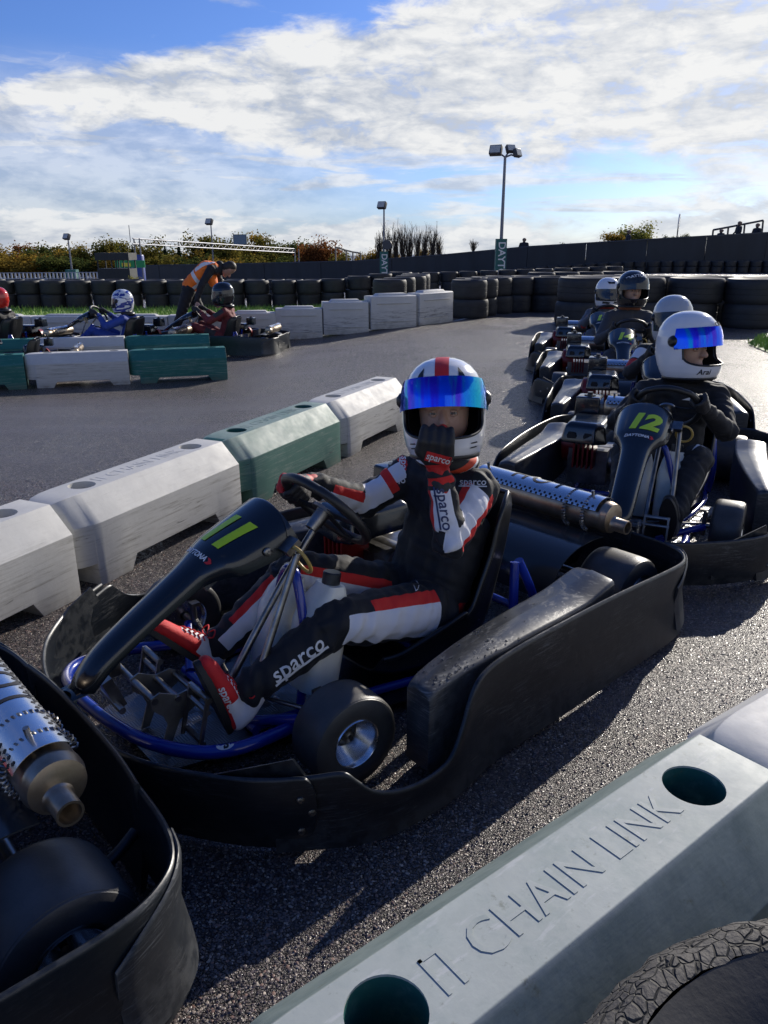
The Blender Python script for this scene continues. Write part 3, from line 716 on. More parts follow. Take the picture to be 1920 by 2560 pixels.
def make_kart():
    root = empty('racing_kart')
    # guards --------------------------------------------------------------
    zb = .018
    fr = [(.70, -.675, zb, .235), (.77, -.625, zb, .232), (.85, -.565, zb, .228), (.93, -.475, zb, .222), (.99, -.38, zb, .218), (1.035, -.25, zb, .215), (1.055, -.12, zb, .215), (1.06, 0, zb, .215),
          (1.055, .12, zb, .215), (1.035, .25, zb, .215), (.99, .37, zb, .218), (.93, .47, zb, .220), (.86, .56, zb, .222), (.80, .615, zb, .222), (.752, .648, zb, .220), (.735, .658, zb + .02, .200), (.727, .662, zb + .06, .17)]
    me, P = strip(fr, .013); me.materials.append(M_blk); fb = link('front_bumper', me, None, root)
    for u, z in ((.87, .72), (.87, .30), (.93, .55), (.13, .7), (.13, .3), (.07, .5)):
        p, o = on_strip(P, u, z); bolt(p, o, fb)
    def side(s):
        pt = [(.80, .598, zb, .205), (.72, .652, zb, .212), (.665, .688, zb, .214), (.635, .703, zb, .185), (.60, .716, zb, .150), (.55, .728, zb, .128), (.48, .735, zb, .116), (.40, .735, zb, .118), (.345, .730, zb, .140), (.305, .724, zb, .205), (.275, .717, zb, .262),
              (.235, .708, zb, .300), (.17, .698, zb, .318), (.05, .690, zb, .326), (-.15, .684, zb, .330), (-.45, .670, zb, .324), (-.75, .655, zb, .308), (-.90, .638, zb, .298), (-.985, .60, zb, .292), (-1.035, .545, zb, .290), (-1.06, .46, zb, .288), (-1.07, .36, zb, .286), (-1.072, .30, zb, .285)]
        pt = [(x, y * s, a, c) for x, y, a, c in pt]
        if s > 0: pt = pt[::-1]
        me, P = strip(pt, .013, 5); me.materials.append(M_blk); g_ = link('side_bumper', me, None, root)
        for u, z in ((.53, .75), (.53, .3), (.45, .35), (.38, .6), (.2, .35), (.16, .35)):
            p, o = on_strip(P, u if s > 0 else 1 - u, z); bolt(p, o, g_, .8)
    # travel: front bumper runs right->left seen from above so that outside is left-hand normal
    side(1); side(-1)
    pt = [(-1.066, -.33, zb, .300), (-1.078, -.2, zb, .302), (-1.082, 0, zb, .302), (-1.078, .2, zb, .302), (-1.066, .33, zb, .300)][::-1]
    me, P = strip(pt, .012); me.materials.append(M_blk); rb = link('rear_bumper', me, None, root)
    for u in (.12, .88): p, o = on_strip(P, u, .7); bolt(p, o, rb)
    # bolted rear corner rub plates
    for s in (1, -1):
        pt = [(-.86, .643 * s, .05, .215), (-.90, .638 * s, .042, .245), (-.985, .600 * s, .038, .280), (-1.035, .545 * s, .038, .292), (-1.058, .47 * s, .04, .285)]
        pt = [(x - .007, y + .009 * s, a, c) for x, y, a, c in pt]
        if s > 0: pt = pt[::-1]
        me, P = strip(pt, .009, 6, .013, .02); me.materials.append(M_blk2); cp = link('corner_plate', me, None, root)
        for u, z in ((.30, .80), (.30, .25)):
            p, o = on_strip(P, u if s > 0 else 1 - u, z, .014); bolt(p, o, cp, 1.1)
    # side pods -----------------------------------------------------------
    for s in (1, -1):
        st = [(.372, .585, .664, .06, .270), (.362, .578, .668, .05, .288), (.28, .555, .660, .04, .298), (.10, .520, .650, .05, .304), (-.10, .490, .640, .06, .304), (-.26, .470, .632, .07, .302),
              (-.36, .460, .628, .09, .306), (-.43, .456, .624, .12, .318), (-.49, .455, .620, .17, .330), (-.515, .458, .616, .22, .332)]
        P = smooth_path(st, 4); rg = []
        for x, y0, y1, zb_, zt in P:
            w = y1 - y0
            rg.append([V((x, y0 * s, zb_)), V((x, y0 * s, zt - .014)), V((x, (y0 + .004) * s, zt - .005)), V((x, (y0 + .014) * s, zt - .001)), V((x, (y0 + w * .38) * s, zt + .004)), V((x, (y0 + w * .42) * s, zt + .0065)), V((x, (y0 + w * .7) * s, zt + .002)),
                       V((x, (y1 - .014) * s, zt - .002)), V((x, (y1 - .004) * s, zt - .007)), V((x, y1 * s, zt - .018)), V((x, y1 * s, zb_))])
        mb = MB(); mb.rings(rg); me = mb.mesh('pod', 60); me.materials.append(M_blk2); link('side_pod', me, None, root)
    # wheels ---------------------------------------------------------------
    for s in (1, -1):
        wheel(FW, (.50, .475 * s, .132), s, root, R(-4)); wheel(RW, (-.84, .425 * s, .142), s, root)
    mb = MB(); mb.cyl((-.84, -.40, .142), (-.84, .40, .142), .017, 16); mb.build('rear_axle', M_steel, root)
    # chassis tubes ------------------------------------------------------
    def tube(name, pts, r=.015, m=M_blue, k=6, parent=root, n=12):
        q = MB(); q.tube(smooth_path(pts, k), r, n); return q.build(name, m, parent, 60)
    tube('front_hoop', [(.50, .30, .085), (.60, .31, .09), (.72, .305, .095), (.81, .265, .10), (.875, .19, .105), (.925, .08, .108), (.955, -.08, .108), (.965, -.25, .105), (.945, -.36, .10), (.88, -.42, .095), (.75, -.42, .09), (.60, -.36, .085)], .019)
    tube('frame_rail', [(.62, .20, .06), (.3, .26, .055), (-.1, .34, .055), (-.5, .34, .06), (-.85, .33, .09)])
    tube('frame_rail', [(.62, -.20, .06), (.3, -.26, .055), (-.1, -.34, .055), (-.5, -.34, .06), (-.85, -.33, .09)])
    tube('cross_tube', [(.62, -.22, .06), (.62, .22, .06)]); tube('cross_tube', [(-.05, -.33, .055), (-.05, .33, .055)]); tube('cross_tube', [(-.55, -.34, .065), (-.55, .34, .065)])
    tube('axle_arm', [(.62, .18, .07), (.56, .30, .11), (.52, .38, .13)], .016); tube('axle_arm', [(.62, -.18, .07), (.56, -.30, .11), (.52, -.38, .13)], .016)
    tube('seat_strut', [(-.30, .355, .07), (-.31, .365, .20), (-.33, .345, .36)], .016); tube('seat_strut', [(-.48, .34, .08), (-.43, .36, .2), (-.35, .345, .36)], .016)
    tube('seat_strut', [(-.30, -.10, .07), (-.31, -.09, .20), (-.33, -.07, .36)], .016)
    tube('bumper_bracket', [(-.88, .33, .10), (-1.0, .32, .14), (-1.06, .30, .16)], .013, M_blk); tube('bumper_bracket', [(-.88, -.33, .10), (-1.0, -.32, .14), (-1.06, -.30, .16)], .013, M_blk)
    tube('column_hoop', [(.48, .235, .07), (.44, .215, .28), (.425, .165, .445), (.42, .13, .47), (.425, .09, .445), (.44, .05, .28), (.48, .03, .07)], .014)
    tube('steering_column', [(.66, .125, .16), (.45, .13, .445), (SWC.x + .012, .135, SWC.z - .016)], .011, M_steel)
    mb = MB(); mb.cyl(SWC - SWN * .012, SWC - SWN * .075, .024, 18, .019); mb.cyl(SWC - SWN * .004, SWC - SWN * .014, .042, 18); mb.build('steering_boss', M_steel, root)
    # slanted steel rod in front of the tank with a ring
    mb = MB(); mb.cyl((.66, .235, .13), (.455, .215, .555), .0105, 14); rod = mb.build('lever_rod', M_steel, root)
    mb = MB(); mb.cyl((.652, .234, .147), (.640, .233, .172), .017, 14); mb.build('rod_collar', M_steel, rod)
    hs = MB(); hs.tube([(.455 + .030 * math.sin(q) * .6, .235 + .036 * math.cos(q), .545 + .040 * math.sin(q)) for q in (k * math.pi / 10 for k in range(0, 20))], .0055, 8, loop=True); hs.build('hose_loop', M_hose, root, 60)
    mb = MB(); mb.box((.47, .19, .58), (.05, .07, .02), Matrix.Rotation(R(35), 3, 'Y')); mb.build('column_clamp', M_steel, root)
    # floor tray ---------------------------------------------------------
    mb = MB(); mb.rings([[V((x, y, z)) for x, y in ((.90, -.20), (.90, .20), (.62, .26), (.0, .40), (-.10, .42), (-.10, -.40), (.0, -.38), (.62, -.26))] for z in (.038, .042)]); mb.build('floor_tray', M_chq, root, 30)
    # pedals ---------------------------------------------------------------
    for py, px in ((.185, .79), (-.09, .80)):
        mb = MB()
        mb.box((px + .0, py, .10), (.012, .10, .012)); mb.box((px - .005, py - .05, .16), (.010, .008, .15), Matrix.Rotation(R(-14), 3, 'Y')); mb.box((px - .005, py + .05, .16), (.010, .008, .15), Matrix.Rotation(R(-14), 3, 'Y'))
        mb.cyl((px - .025, py - .055, .225), (px - .025, py + .055, .225), .009, 10); mb.cyl((px - .018, py - .055, .19), (px - .018, py + .055, .19), .007, 10)
        mb.build('pedal', M_steel, root, 30)
    # pedal brackets: flat cut plates and bars
    mb = MB()
    def plate(y, pts, th=.005):
        mb.rings([[V((x, yy, z)) for x, z in pts] for yy in (y - th / 2, y + th / 2)])
    pl = [(.86, .045), (.835, .045), (.80, .12), (.74, .15), (.725, .185), (.755, .205), (.80, .20), (.85, .225), (.875, .215), (.875, .18), (.845, .15), (.835, .12)]
    for yy in (.115, -.02): plate(yy, pl)
    mb.build('pedal_bracket', mat('zinc_plate', (.40, .39, .36), .42, .85, var=.35, vscale=14), root, 30)
    mb = MB(); 
    for (x, z, y0, y1, r) in ((.865, .205, -.16, .12, .010), (.80, .19, -.02, .125, .009), (.745, .185, -.02, .14, .009)): mb.cyl((x, y0, z), (x, y1, z), r, 12)
    mb.build('cross_bar', M_steel, root)
    mb = MB(); mb.box((.93, -.02, .20), (.03, .05, .10), Matrix.Rotation(R(20), 3, 'Y')); mb.cyl((.93, -.09, .17), (.93, .05, .17), .010, 10); mb.box((.90, -.10, .22), (.06, .012, .05)); mb.build('master_cylinder', M_steel, root, 30)
    for a, c_ in (((.62, .13, .15), (.49, .38, .135)), ((.62, .11, .15), (.49, -.38, .135))):
        mb = MB(); mb.cyl(a, c_, .007, 10); mb.build('tie_rod', M_steel, root)
    for s in (1, -1):
        mb = MB(); mb.cyl((.50, .375 * s, .085), (.50, .375 * s, .20), .011, 12); mb.cyl((.50, .34 * s, .132), (.50, .45 * s, .132), .0125, 12); mb.box((.50, .365 * s, .205), (.03, .03, .012)); mb.build('stub_axle', M_steel, root)
    # seat ------------------------------------------------------------------
    sp = [(.245, .125, .150, .055), (.17, .085, .165, .10), (.05, .058, .182, .155), (-.08, .055, .19, .185), (-.19, .085, .192, .185), (-.265, .17, .19, .165), (-.305, .29, .19, .145), (-.335, .40, .192, .130), (-.355, .49, .190, .125), (-.368, .545, .178, .10), (-.378, .58, .145, .05)]
    P = smooth_path(sp, 4); rg = []; rimL = []; rimR = []; cy = .145; n = len(P)
    for i, (x, z, hw, sh) in enumerate(P):
        a, c_ = P[max(0, i - 1)], P[min(n - 1, i + 1)]; t = V((c_[0] - a[0], 0, c_[1] - a[1])).normalized(); nn = V((t.z, 0, -t.x))
        base = V((x, cy, z)); row = []
        prof = [(-1.06, 1.0), (-1.0, .72), (-.96, .35), (-.82, .07), (-.5, -.02), (0, -.03), (.5, -.02), (.82, .07), (.96, .35), (1.0, .72), (1.06, 1.0)]
        row = [base + V((0, py * hw, 0)) + nn * ph * sh for py, ph in prof]; rimR.append(row[0]); rimL.append(row[-1])
        inn = [base + V((0, py * (hw - .006), 0)) + nn * (ph * sh + (.006 if abs(py) < .9 else 0)) for py, ph in prof[::-1]]
        rg.append(row + inn)
    mb = MB(); mb.rings(rg); st_ = mb.build('seat', M_seat, root, 60)
    mb = MB(); mb.tube(rimR + rimL[::-1], .009, 10); mb.build('rolled_rim', M_seat, st_, 60)
    # fuel tank ---------------------------------------------------------------
    def tank_mesh(hx, hy, h):
        q = MB(); rg = []
        for z, sx, sy, dx in ((.0, .96, .96, 0), (.01, 1, 1, 0), (h * .62, 1, 1, 0), (h * .70, .97, .96, -.004), (h * .86, .74, .82, -.012), (h * .96, .52, .66, -.02), (h, .46, .6, -.02)):
            ring = []
            for k in range(24):
                a = 2 * math.pi * k / 24; ca, sa = math.cos(a), math.sin(a)
                f = (abs(ca) ** 4.5 + abs(sa) ** 4.5) ** (-1 / 4.5); ring.append(V((ca * f * hx * sx + dx, sa * f * hy * sy, z)))
            rg.append(ring)
        q.rings(rg); return q.mesh('tank', 50)
    rot = Matrix.Rotation(R(-14), 4, 'Y')
    for (x, y, z, hx, hy, h) in ((.42, .205, .125, .064, .072, .315), (.455, .055, .125, .060, .066, .30)):
        me = tank_mesh(hx, hy, h); me.materials.append(M_tank); tk = link('fuel_tank', me, None, root, (x, y, z), (0, R(-12), 0))
        q = MB(); q.lathe([(.0001, h + .036), (.024, h + .036), (.027, h + .033), (.027, h - .004), (.0001, h - .004)], 24, Matrix.Translation((-.02, 0, 0))); q.build('tank_cap', M_blk, tk, 40)
    # steering wheel -----------------------------------------------------------
    ring = MB(); ring.tube([SWC + SWX * SWR * math.cos(a) + SWY * SWR * math.sin(a) * (1.0 if math.sin(a) < .82 else .96) for a in (2 * math.pi * k / 48 for k in range(48))], .0145, 12, loop=True)
    sw = ring.build('steering_wheel', M_grip, root, 180)
    for a in (R(0), R(180), R(270)):
        dv = SWX * math.cos(a) + SWY * math.sin(a); pv = SWN.cross(dv).normalized(); q = MB()
        q.rings([[SWC + dv * r0 + pv * w0 * sx + SWN * sz - SWN * .008 for sx, sz in ((-1, -.002), (1, -.002), (1, .002), (-1, .002))] for r0, w0 in ((.02, .026), (.06, .018), (SWR - .006, .015))]); q.build('spoke', M_blk, sw, 30)
    # engine on the right ------------------------------------------------------
    mb = MB(); mb.box((-.28, -.30, .17), (.24, .22, .20)); mb.cyl((-.28, -.42, .19), (-.28, -.17, .19), .085, 20); mb.build('engine_block', M_steel, root, 30)
    mb = MB()
    for k in range(5): mb.box((-.12 - .0, -.31 + .026 * (k - 2), .27), (.13, .010, .17))
    mb.lathe([(.0001, .05), (.06, .05), (.11, .035), (.115, 0), (.115, -.06)], 28, Matrix.Translation((-.30, -.425, .27)) @ Matrix.Rotation(R(90), 4, 'X')); mb.build('engine_shroud', M_red, root, 40)
    mb = MB(); me = None
    rg = [[V((x, y, z)) for x, y in ((-.36 + e, -.44 + e), (-.04 - e, -.43 + e), (-.02 - e, -.25), (-.06 - e, -.19 - e), (-.36 + e, -.19 - e))] for z, e in ((.33, -.005), (.36, 0), (.425, .012), (.445, .035))]
    mb.rings(rg); me = bevel_mesh(mb.mesh('cowl'), .014, 3, 25); me.materials.append(M_gloss); cw = link('engine_cowl', me, None, root)
    for yy in (-.375, -.285):
        q = MB(); q.rings([[V((-.030 + e, yy + dy, .375 + dz)) for dy, dz in ((-.022, -.016), (.022, -.016), (.026, 0), (.018, .018), (-.018, .018), (-.026, 0))] for e in (-.03, .004)]); q.build('cowl_vent', M_hole, cw, 30)
    mb = MB(); mb.box((-.42, -.36, .475), (.14, .15, .12), None, .94); me = bevel_mesh(mb.mesh('box'), .014, 3, 25); me.materials.append(M_gloss); ab = link('air_box', me, None, root)
    mb = MB(); mb.cyl((-.42, -.36, .53), (-.42, -.36, .556), .016, 12); mb.cyl((-.42, -.36, .53), (-.42, -.36, .541), .034, 16); mb.build('wing_nut', M_blk, ab)
    # exhaust across the back --------------------------------------------------
    EX, EZ, ER = -.91, .380, .061
    mb = MB(); TR = Matrix.Translation((EX, -.045, EZ)) @ Matrix.Rotation(R(-90), 4, 'X')
    mb.lathe([(.0001, -.30), (ER * .7, -.30), (ER * .93, -.285), (ER, -.26), (ER, .345), (ER * 1.025, .35), (ER * 1.025, .362), (ER * .98, .37), (ER * .93, .385), (ER * .62, .392), (.0001, .393)], 40, TR)
    mu = mb.build('muffler', M_exh, root, 50)
    TP = Matrix.Translation((EX + .004, -.045, EZ - .018)) @ Matrix.Rotation(R(-90), 4, 'X')
    mb = MB(); mb.lathe([(.034, .388), (.030, .395), (.0265, .400), (.0265, .452), (.0215, .452), (.0215, .40), (.0001, .395)], 28, TP); mb.build('tail_pipe', M_exh, mu, 40)
    for yy in (.16, .245):
        q = MB(); pts = []; N = 26
        for k in range(N * 6):
            a = R(-150) + R(240) * k / (N * 6); b_ = k * 2 * math.pi / 6
            rr_ = ER + .009 + .0075 * math.cos(b_); pts.append((EX - math.sin(a) * rr_, yy + .0075 * math.sin(b_), EZ + math.cos(a) * rr_))
        q.tube(pts, .0026, 5); q.build('retaining_spring', M_steel, mu, 60)
    # perforated heat shield arching over the muffler
    q = MB(); rg = []; PR = ER + .014
    for yy in (-.33, .30):
        rg.append([V((EX - math.sin(a) * PR, yy, EZ + math.cos(a) * PR)) for a in (R(-62 + 104 * k / 44) for k in range(45))])
    q.rings(rg, closed=False); me = q.mesh('hs', 180); me2 = eval_mods(me, [('SOLIDIFY', dict(thickness=.0015))]); shade_mesh(me2, 50); me2.materials.append(M_alu); hsd = link('heat_shield', me2, None, root)
    hb = bvh_of(me)
    def pol(a, yy, off=.0006): return V((EX - math.sin(a) * (PR + off), yy, EZ + math.cos(a) * (PR + off)))
    q = MB()
    for row, a in enumerate((R(-58), R(-49), R(31), R(39))):
        for k in range(24):
            yy = -.318 + k * .0255 + (.0127 if row % 2 else 0)
            if yy > .29: continue
            if row in (1, 2) and k % 1 == 0 and -.1 < yy < .22 and row == 1: pass
            ctr = pol(a, yy); tx = V((0, 1, 0)); tn = V((-math.sin(a), 0, math.cos(a))); ty = tn.cross(tx)
            q.add([ctr + tx * .0055 * math.cos(z_) + ty * .0055 * math.sin(z_) for z_ in (2 * math.pi * j / 10 for j in range(10))], [tuple(range(10))])
    pf = q.build('perforations', M_hole, hsd, 0, recalc=False); pf['kind'] = 'stuff'
    tm = text_mesh('HOT', .115, 0, .001, 'CENTER', 1.25); decal('cutout_letters', tm, (EX + .025, -.02, EZ + .2), (0, 1, 0), (-1, 0, .25), hb, M_hole, hsd, .0012, .01)
    for yy in (-.29, .25):
        q = MB(); q.cyl(pol(R(-10), yy, -.004), pol(R(-10), yy, .022), .0065, 12); q.build('shield_bolt', M_steel, hsd)
    # rear cover panel under the muffler
    q = MB(); pr_ = smooth_path([(-.56, .13), (-.575, .20), (-.62, .265), (-.70, .305), (-.80, .318), (-.87, .315)], 4)
    q.rings([[V((x, yy, z)) for x, z in pr_] for yy in (-.28, .0, .20, .33)], closed=False)
    me2 = eval_mods(q.mesh('rc', 60), [('SOLIDIFY', dict(thickness=.004))]); shade_mesh(me2, 50); me2.materials.append(M_shiny); rc = link('rear_cover', me2, None, root)
    # front-right and front-left inner splash plates behind the bumper corners
    for s in (1, -1):
        q = MB(); q.rings([[V((x + e * .006, (y) * s, z)) for x, y, z in ((.96, .44, .05), (.96, .44, .19), (.86, .55, .235), (.76, .62, .255), (.73, .64, .19), (.73, .64, .06), (.86, .55, .045))] for e in (0, -1)]); 
        q.build('splash_plate', M_blk, root, 30)
    # brackets under the fairing
    mb = MB(); mb.box((.60, .118, .545), (.22, .006, .03), Matrix.Rotation(R(28), 3, 'Y')); mb.box((.60, -.005, .545), (.22, .006, .03), Matrix.Rotation(R(28), 3, 'Y')); mb.build('fairing_bracket', M_blk2, root, 30)
    link('nose_fairing', NOSE, None, root)
    bolt((.53, .186, .572), (0, 1, .1), root, 1.3)
    return root
KART = make_kart()
def frame_on_nose(u_x, z):
    return V((u_x, .055, z))
NX = V((0, 1, 0)); NY = V((-.82, 0, .57)).normalized()
def kart_number(kart, num, lab=True):
    tm = text_mesh(num, .150, .22, .0075, 'CENTER', .92)
    decal('race_number', tm, (.585, .06, .600), NX, NY, NOSE_BVH, M_num, kart, .0022, .012, .2)
    tm = text_mesh('DAYTONA', .022, .25, .0007, 'CENTER', 1.0)
    decal('maker_lettering', tm, (.668, .050, .551), NX, NY, NOSE_BVH, M_lw, kart, .0022, .008, .2)
    decal('red_arrow', poly_mesh([(-.006, -.009), (.004, -.009), (.012, 0), (.004, .009), (-.006, .009), (.001, 0)]), (.668, .112, .551), NX, NY, NOSE_BVH, M_lr, kart, .0022, .008, .2)
def badge(kart):
    # oval maker's badge with a B on the front hoop
    me = [o for o in kart.children if o.name.startswith('front_hoop')][0].data; bv = bvh_of(me)
    o_, x_, y_ = (.76, .30, .12), V((-.92, .25, 0)), V((.1, -.45, .8))
    decal('frame_badge', poly_mesh([(.024 * math.cos(a) if abs(math.cos(a)) < 2 else 0, .0125 * math.sin(a)) for a in (2 * math.pi * k / 20 for k in range(20))]), o_, x_, y_, bv, M_lw, kart, .0012, .006, .1)
    decal('badge_letter', text_mesh('B', .026, .15, .0012), o_, x_, y_, bv, M_hole, kart, .0022, .006, .1)
def place(k, x, y, ang, scale=1.0, **kw):
    k.location = (x, y, terr(x, y)); k.rotation_euler = (0, 0, R(ang)); k.scale = (scale,) * 3; tag(k, **kw); return k
KG = 'karts queued in the pit lane'
k10 = dup(KART); k12 = dup(KART); k13 = dup(KART); k14 = dup(KART); k15 = dup(KART)
kb1 = dup(KART); kb2 = dup(KART); kb3 = dup(KART); kb4 = dup(KART)
place(KART, -.035, 2.443, 220.5, label='black rental kart number 11 with blue front hoop in the middle of the picture', cat='kart', group=KG)
place(k10, -1.53, .87, 222, label='rear of a black kart with silver exhaust at the lower left edge', cat='kart', group=KG)
place(k12, 1.37, 4.00, 245, label='black kart number 12 behind the rear of kart 11, right edge', cat='kart', group=KG)
place(k13, 1.96, 5.75, 255, label='black kart mostly hidden between karts 12 and 14', cat='kart', group=KG)
place(k14, 2.22, 7.6, 257, label='black kart number 14, third from the front behind kart 12', cat='kart', group=KG)
place(k15, 2.52, 9.5, 258, label='black kart number 15 at the back of the right hand queue', cat='kart', group=KG)
PG = 'karts parked on the left'
place(kb1, -3.95, 11.92, 172, 1.0, label='kart of the blue suited driver behind the left barriers', cat='kart', group=PG)
place(kb2, -2.58, 12.5, 173, .93, label='kart under the bending marshal, with driver in dark red', cat='kart', group=PG)
place(kb3, -5.75, 11.85, 172, 1.0, label='kart of the red helmeted driver at the left edge', cat='kart', group=PG)
place(kb4, -4.72, 10.05, 193, .80, label='empty kart standing between the two left barrier rows', cat='kart', group=PG)
for k, n_ in ((KART, '11'), (k12, '12'), (k14, '14'), (k15, '15')): kart_number(k, n_)
badge(KART); badge(k12)
# rain drops lying on the near side pod of kart 11
def drops():
    pod = [o for o in KART.children if o.name.startswith('side_pod')][0].data; bv = bvh_of(pod); rnd = random.Random(4); q = MB()
    for _ in range(170):
        x = .34 - abs(rnd.gauss(0, .22)); y = rnd.uniform(.47, .655)
        if x < -.55: continue
        h = bv.ray_cast(V((x, y, .6)), V((0, 0, -1)))
        if h[0] is None or h[1].z < .8: continue
        r = abs(rnd.gauss(.0012, .0014)) + .0012; p = h[0]
        q.lathe([(r, -.0002), (r * .92, r * .3), (r * .6, r * .52), (.00005, r * .6)], 10, Matrix.Translation(p))
    o = q.build('rain_drops', M_drop, KART, 60); o['kind'] = 'stuff'
drops()
# ---------------------------------------------------------------- people
def suit_mat(name, base, red, white, rough=.75):
    m = mat(name, base, rough); t, q, b = mnodes(m)
    w = q.n('ShaderNodeAttribute', attribute_name='wf').outputs['Fac']; r = q.n('ShaderNodeAttribute', attribute_name='rf').outputs['Fac']
    co = q.n('ShaderNodeTexCoord').outputs['Object']
    bs = q.mix(q.noise(co, 12, 4), tuple(x * .75 for x in base), tuple(x * 1.2 for x in base))
    c = q.mix(q.m('GREATER_THAN', r, 0.0), bs, red); c = q.mix(q.m('GREATER_THAN', w, 0.0), c, white)
    t.links.new(c, b.inputs['Base Color'])
    bn = q.n('ShaderNodeBump', i={'Height': q.m('ADD', q.noise(co, 45, 5, .6, .5), q.m('MULTIPLY', q.noise(co, 900, 2), .12)), 'Strength': .35, 'Distance': .006})
    t.links.new(bn.outputs[0], b.inputs['Normal'])
    b.inputs['Sheen Weight'].default_value = .04
    return m
M_skin = mat('skin', (.50, .30, .22), .5, var=.12, vscale=20); M_skin.node_tree.nodes['Principled BSDF'].inputs['Subsurface Weight'].default_value = .1
M_eye = mat('eye_white', (.42, .40, .38), .2); M_iris = mat('iris', (.06, .05, .045), .1); M_hair = mat('dark_hair', (.025, .018, .012), .6)
M_liner = mat('helmet_liner', (.008, .008, .009), .8)

def add_fields(me, bones, spec, wrinkle=.004):
    """bones: name -> (a, b, r, out); spec: bone -> [(field, t0, t1, phi0, dphi)]"""
    names = list(bones); B = []
    for nme in names:
        a, b, r, out = bones[nme]; a, b = V(a), V(b); ax = b - a; L = ax.length; ax = ax / L
        o = V(out); o = (o - ax * o.dot(ax)).normalized(); B.append((nme, a, ax, L, r, o, ax.cross(o)))
    wf = []; rf = []; disp = []
    me.update(); nrm = [v.normal.copy() for v in me.vertices]
    for v in me.vertices:
        best = None
        for k, (nme, a, ax, L, r, o, p) in enumerate(B):
            d = v.co - a; t = d.dot(ax); tc_ = max(0, min(L, t)); dist = (d - ax * tc_).length / r
            if best is None or dist < best[0]: best = (dist, k, t, d)
        _, k, t, d = best; nme, a, ax, L, r, o, p = B[k]
        rad = d - ax * t; phi = math.degrees(math.atan2(rad.dot(p), rad.dot(o)))
        W = Rr = -.05
        for (fl, t0, t1, p0, dp) in spec.get(nme, ()):
            dphi = abs((phi - p0 + 180) % 360 - 180)
            f = min(t - t0 * L, t1 * L - t, math.radians(dp - dphi) * r)
            if fl == 'w': W = max(W, f)
            elif fl == 'r': Rr = max(Rr, f)
        wf.append(W); rf.append(Rr)
        e = abs(t / L - .5) * 2
        n_ = noise.noise(V((t * 34 + phi * .012, phi * .016, k * 7.3))) * (.55 + .8 * min(1.2, e)) + .5 * noise.noise(v.co * 26)
        disp.append(n_ * wrinkle)
    for v, n_, dd in zip(me.vertices, nrm, disp): v.co += n_ * dd
    for nm, arr in (('wf', wf), ('rf', rf)):
        at = me.attributes.new(nm, 'FLOAT', 'POINT'); at.data.foreach_set('value', arr)
    me.update(); shade_mesh(me, 180)

# ---- helmets
ZT = [(-.150, .80), (-.140, .87), (-.12, .93), (-.09, .975), (-.05, 1.0), (0, 1.0), (.04, .975), (.07, .915), (.10, .80), (.122, .655), (.137, .49), (.146, .31), (.1495, .14), (.150, .01)]
def zf(z):
    for (a, fa), (b, fb) in zip(ZT, ZT[1:]):
        if a <= z <= b: return fa + (fb - fa) * (z - a) / (b - a)
    return ZT[0][1] if z < ZT[0][0] else .01
def hsurf(a, z, off=0.0):
    f = zf(z); ca, sa = math.cos(a), math.sin(a)
    x, y = ca * (.150 * f + off), sa * (.131 * f + off)
    if ca > 0 and z < .0: x += .020 * ca * min(1, -z / .08)
    if ca < 0 and z < -.04: x *= 1 - .18 * min(1, (-z - .04) / .1)
    if z > .09: off *= .5
    return V((x, y, z + off * max(0, (z - .05) / .1)))
def helmet_shell(op=(R(66), -.032, .056), inner=False):
    A, z0, E = op; na = 128; zs = []
    for (a, _), (b, _) in zip(ZT, ZT[1:]):
        st = max(2, int((b - a) / .005));
        zs += [a + (b - a) * k / st for k in range(st)]
    zs.append(.150)
    vs = []; ins = []
    for z in zs:
        for k in range(na):
            a = 2 * math.pi * k / na - math.pi; aa, zz = a, z
            rho = (abs(a / A) ** 3.2 + abs((z - z0) / E) ** 3.2) ** (1 / 3.2)
            i_ = rho < 1
            ins.append(i_); vs.append([aa, zz, rho])
    fs = []; n = len(zs)
    for i in range(n - 1):
        for k in range(na):
            q = (i * na + k, i * na + (k + 1) % na, (i + 1) * na + (k + 1) % na, (i + 1) * na + k)
            c = sum(ins[j] for j in q)
            if c >= 3 or (c >= 1 and all(vs[j][2] < 1.06 for j in q)): continue
            fs.append(q)
    used = sorted({j for f in fs for j in f}); mp = {j: k for k, j in enumerate(used)}; P = []
    for j in used:
        a, z, rho = vs[j]
        if rho < 1: a /= rho; z = z0 + (z - z0) / rho
        P.append(hsurf(a, z, -.014 if inner else 0))
    mb = MB(); mb.add(P, [[mp[j] for j in f] for f in fs]); me = mb.mesh('shell', 60, recalc=True); return me
def open_curve(op, off=.0, n=64):
    A, z0, E = op; pts = []
    for k in range(n):
        q = 2 * math.pi * k / n; c, s = math.cos(q), math.sin(q)
        pts.append(hsurf(A * math.copysign(abs(c) ** (2 / 3.2), c), z0 + E * math.copysign(abs(s) ** (2 / 3.2), s), off))
    return pts
def patch(a0, a1, z0, z1, off, na=28, nz=8, zcurve=0.0, th=.002, arch=0.0):
    rg = []
    for j in range(nz + 1):
        row = []
        for k in range(na + 1):
            u = k / na; a = a0 + (a1 - a0) * u; e = (2 * u - 1) ** 2
            lo = z0 + zcurve * e; hi = z1 + arch * e
            row.append(hsurf(a, lo + (hi - lo) * j / nz, off))
        rg.append(row)
    mb = MB(); mb.rings(rg, closed=False); me = eval_mods(mb.mesh('p', 180), [('SOLIDIFY', dict(thickness=th, offset=1))]); shade_mesh(me, 50); return me
OP = (R(66), -.034, .056)
SHELL = helmet_shell(OP); SHELL_IN = helmet_shell((R(64), -.034, .053), True); SHELL_BVH = bvh_of(SHELL)
SHELL_IN.materials.append(M_liner)
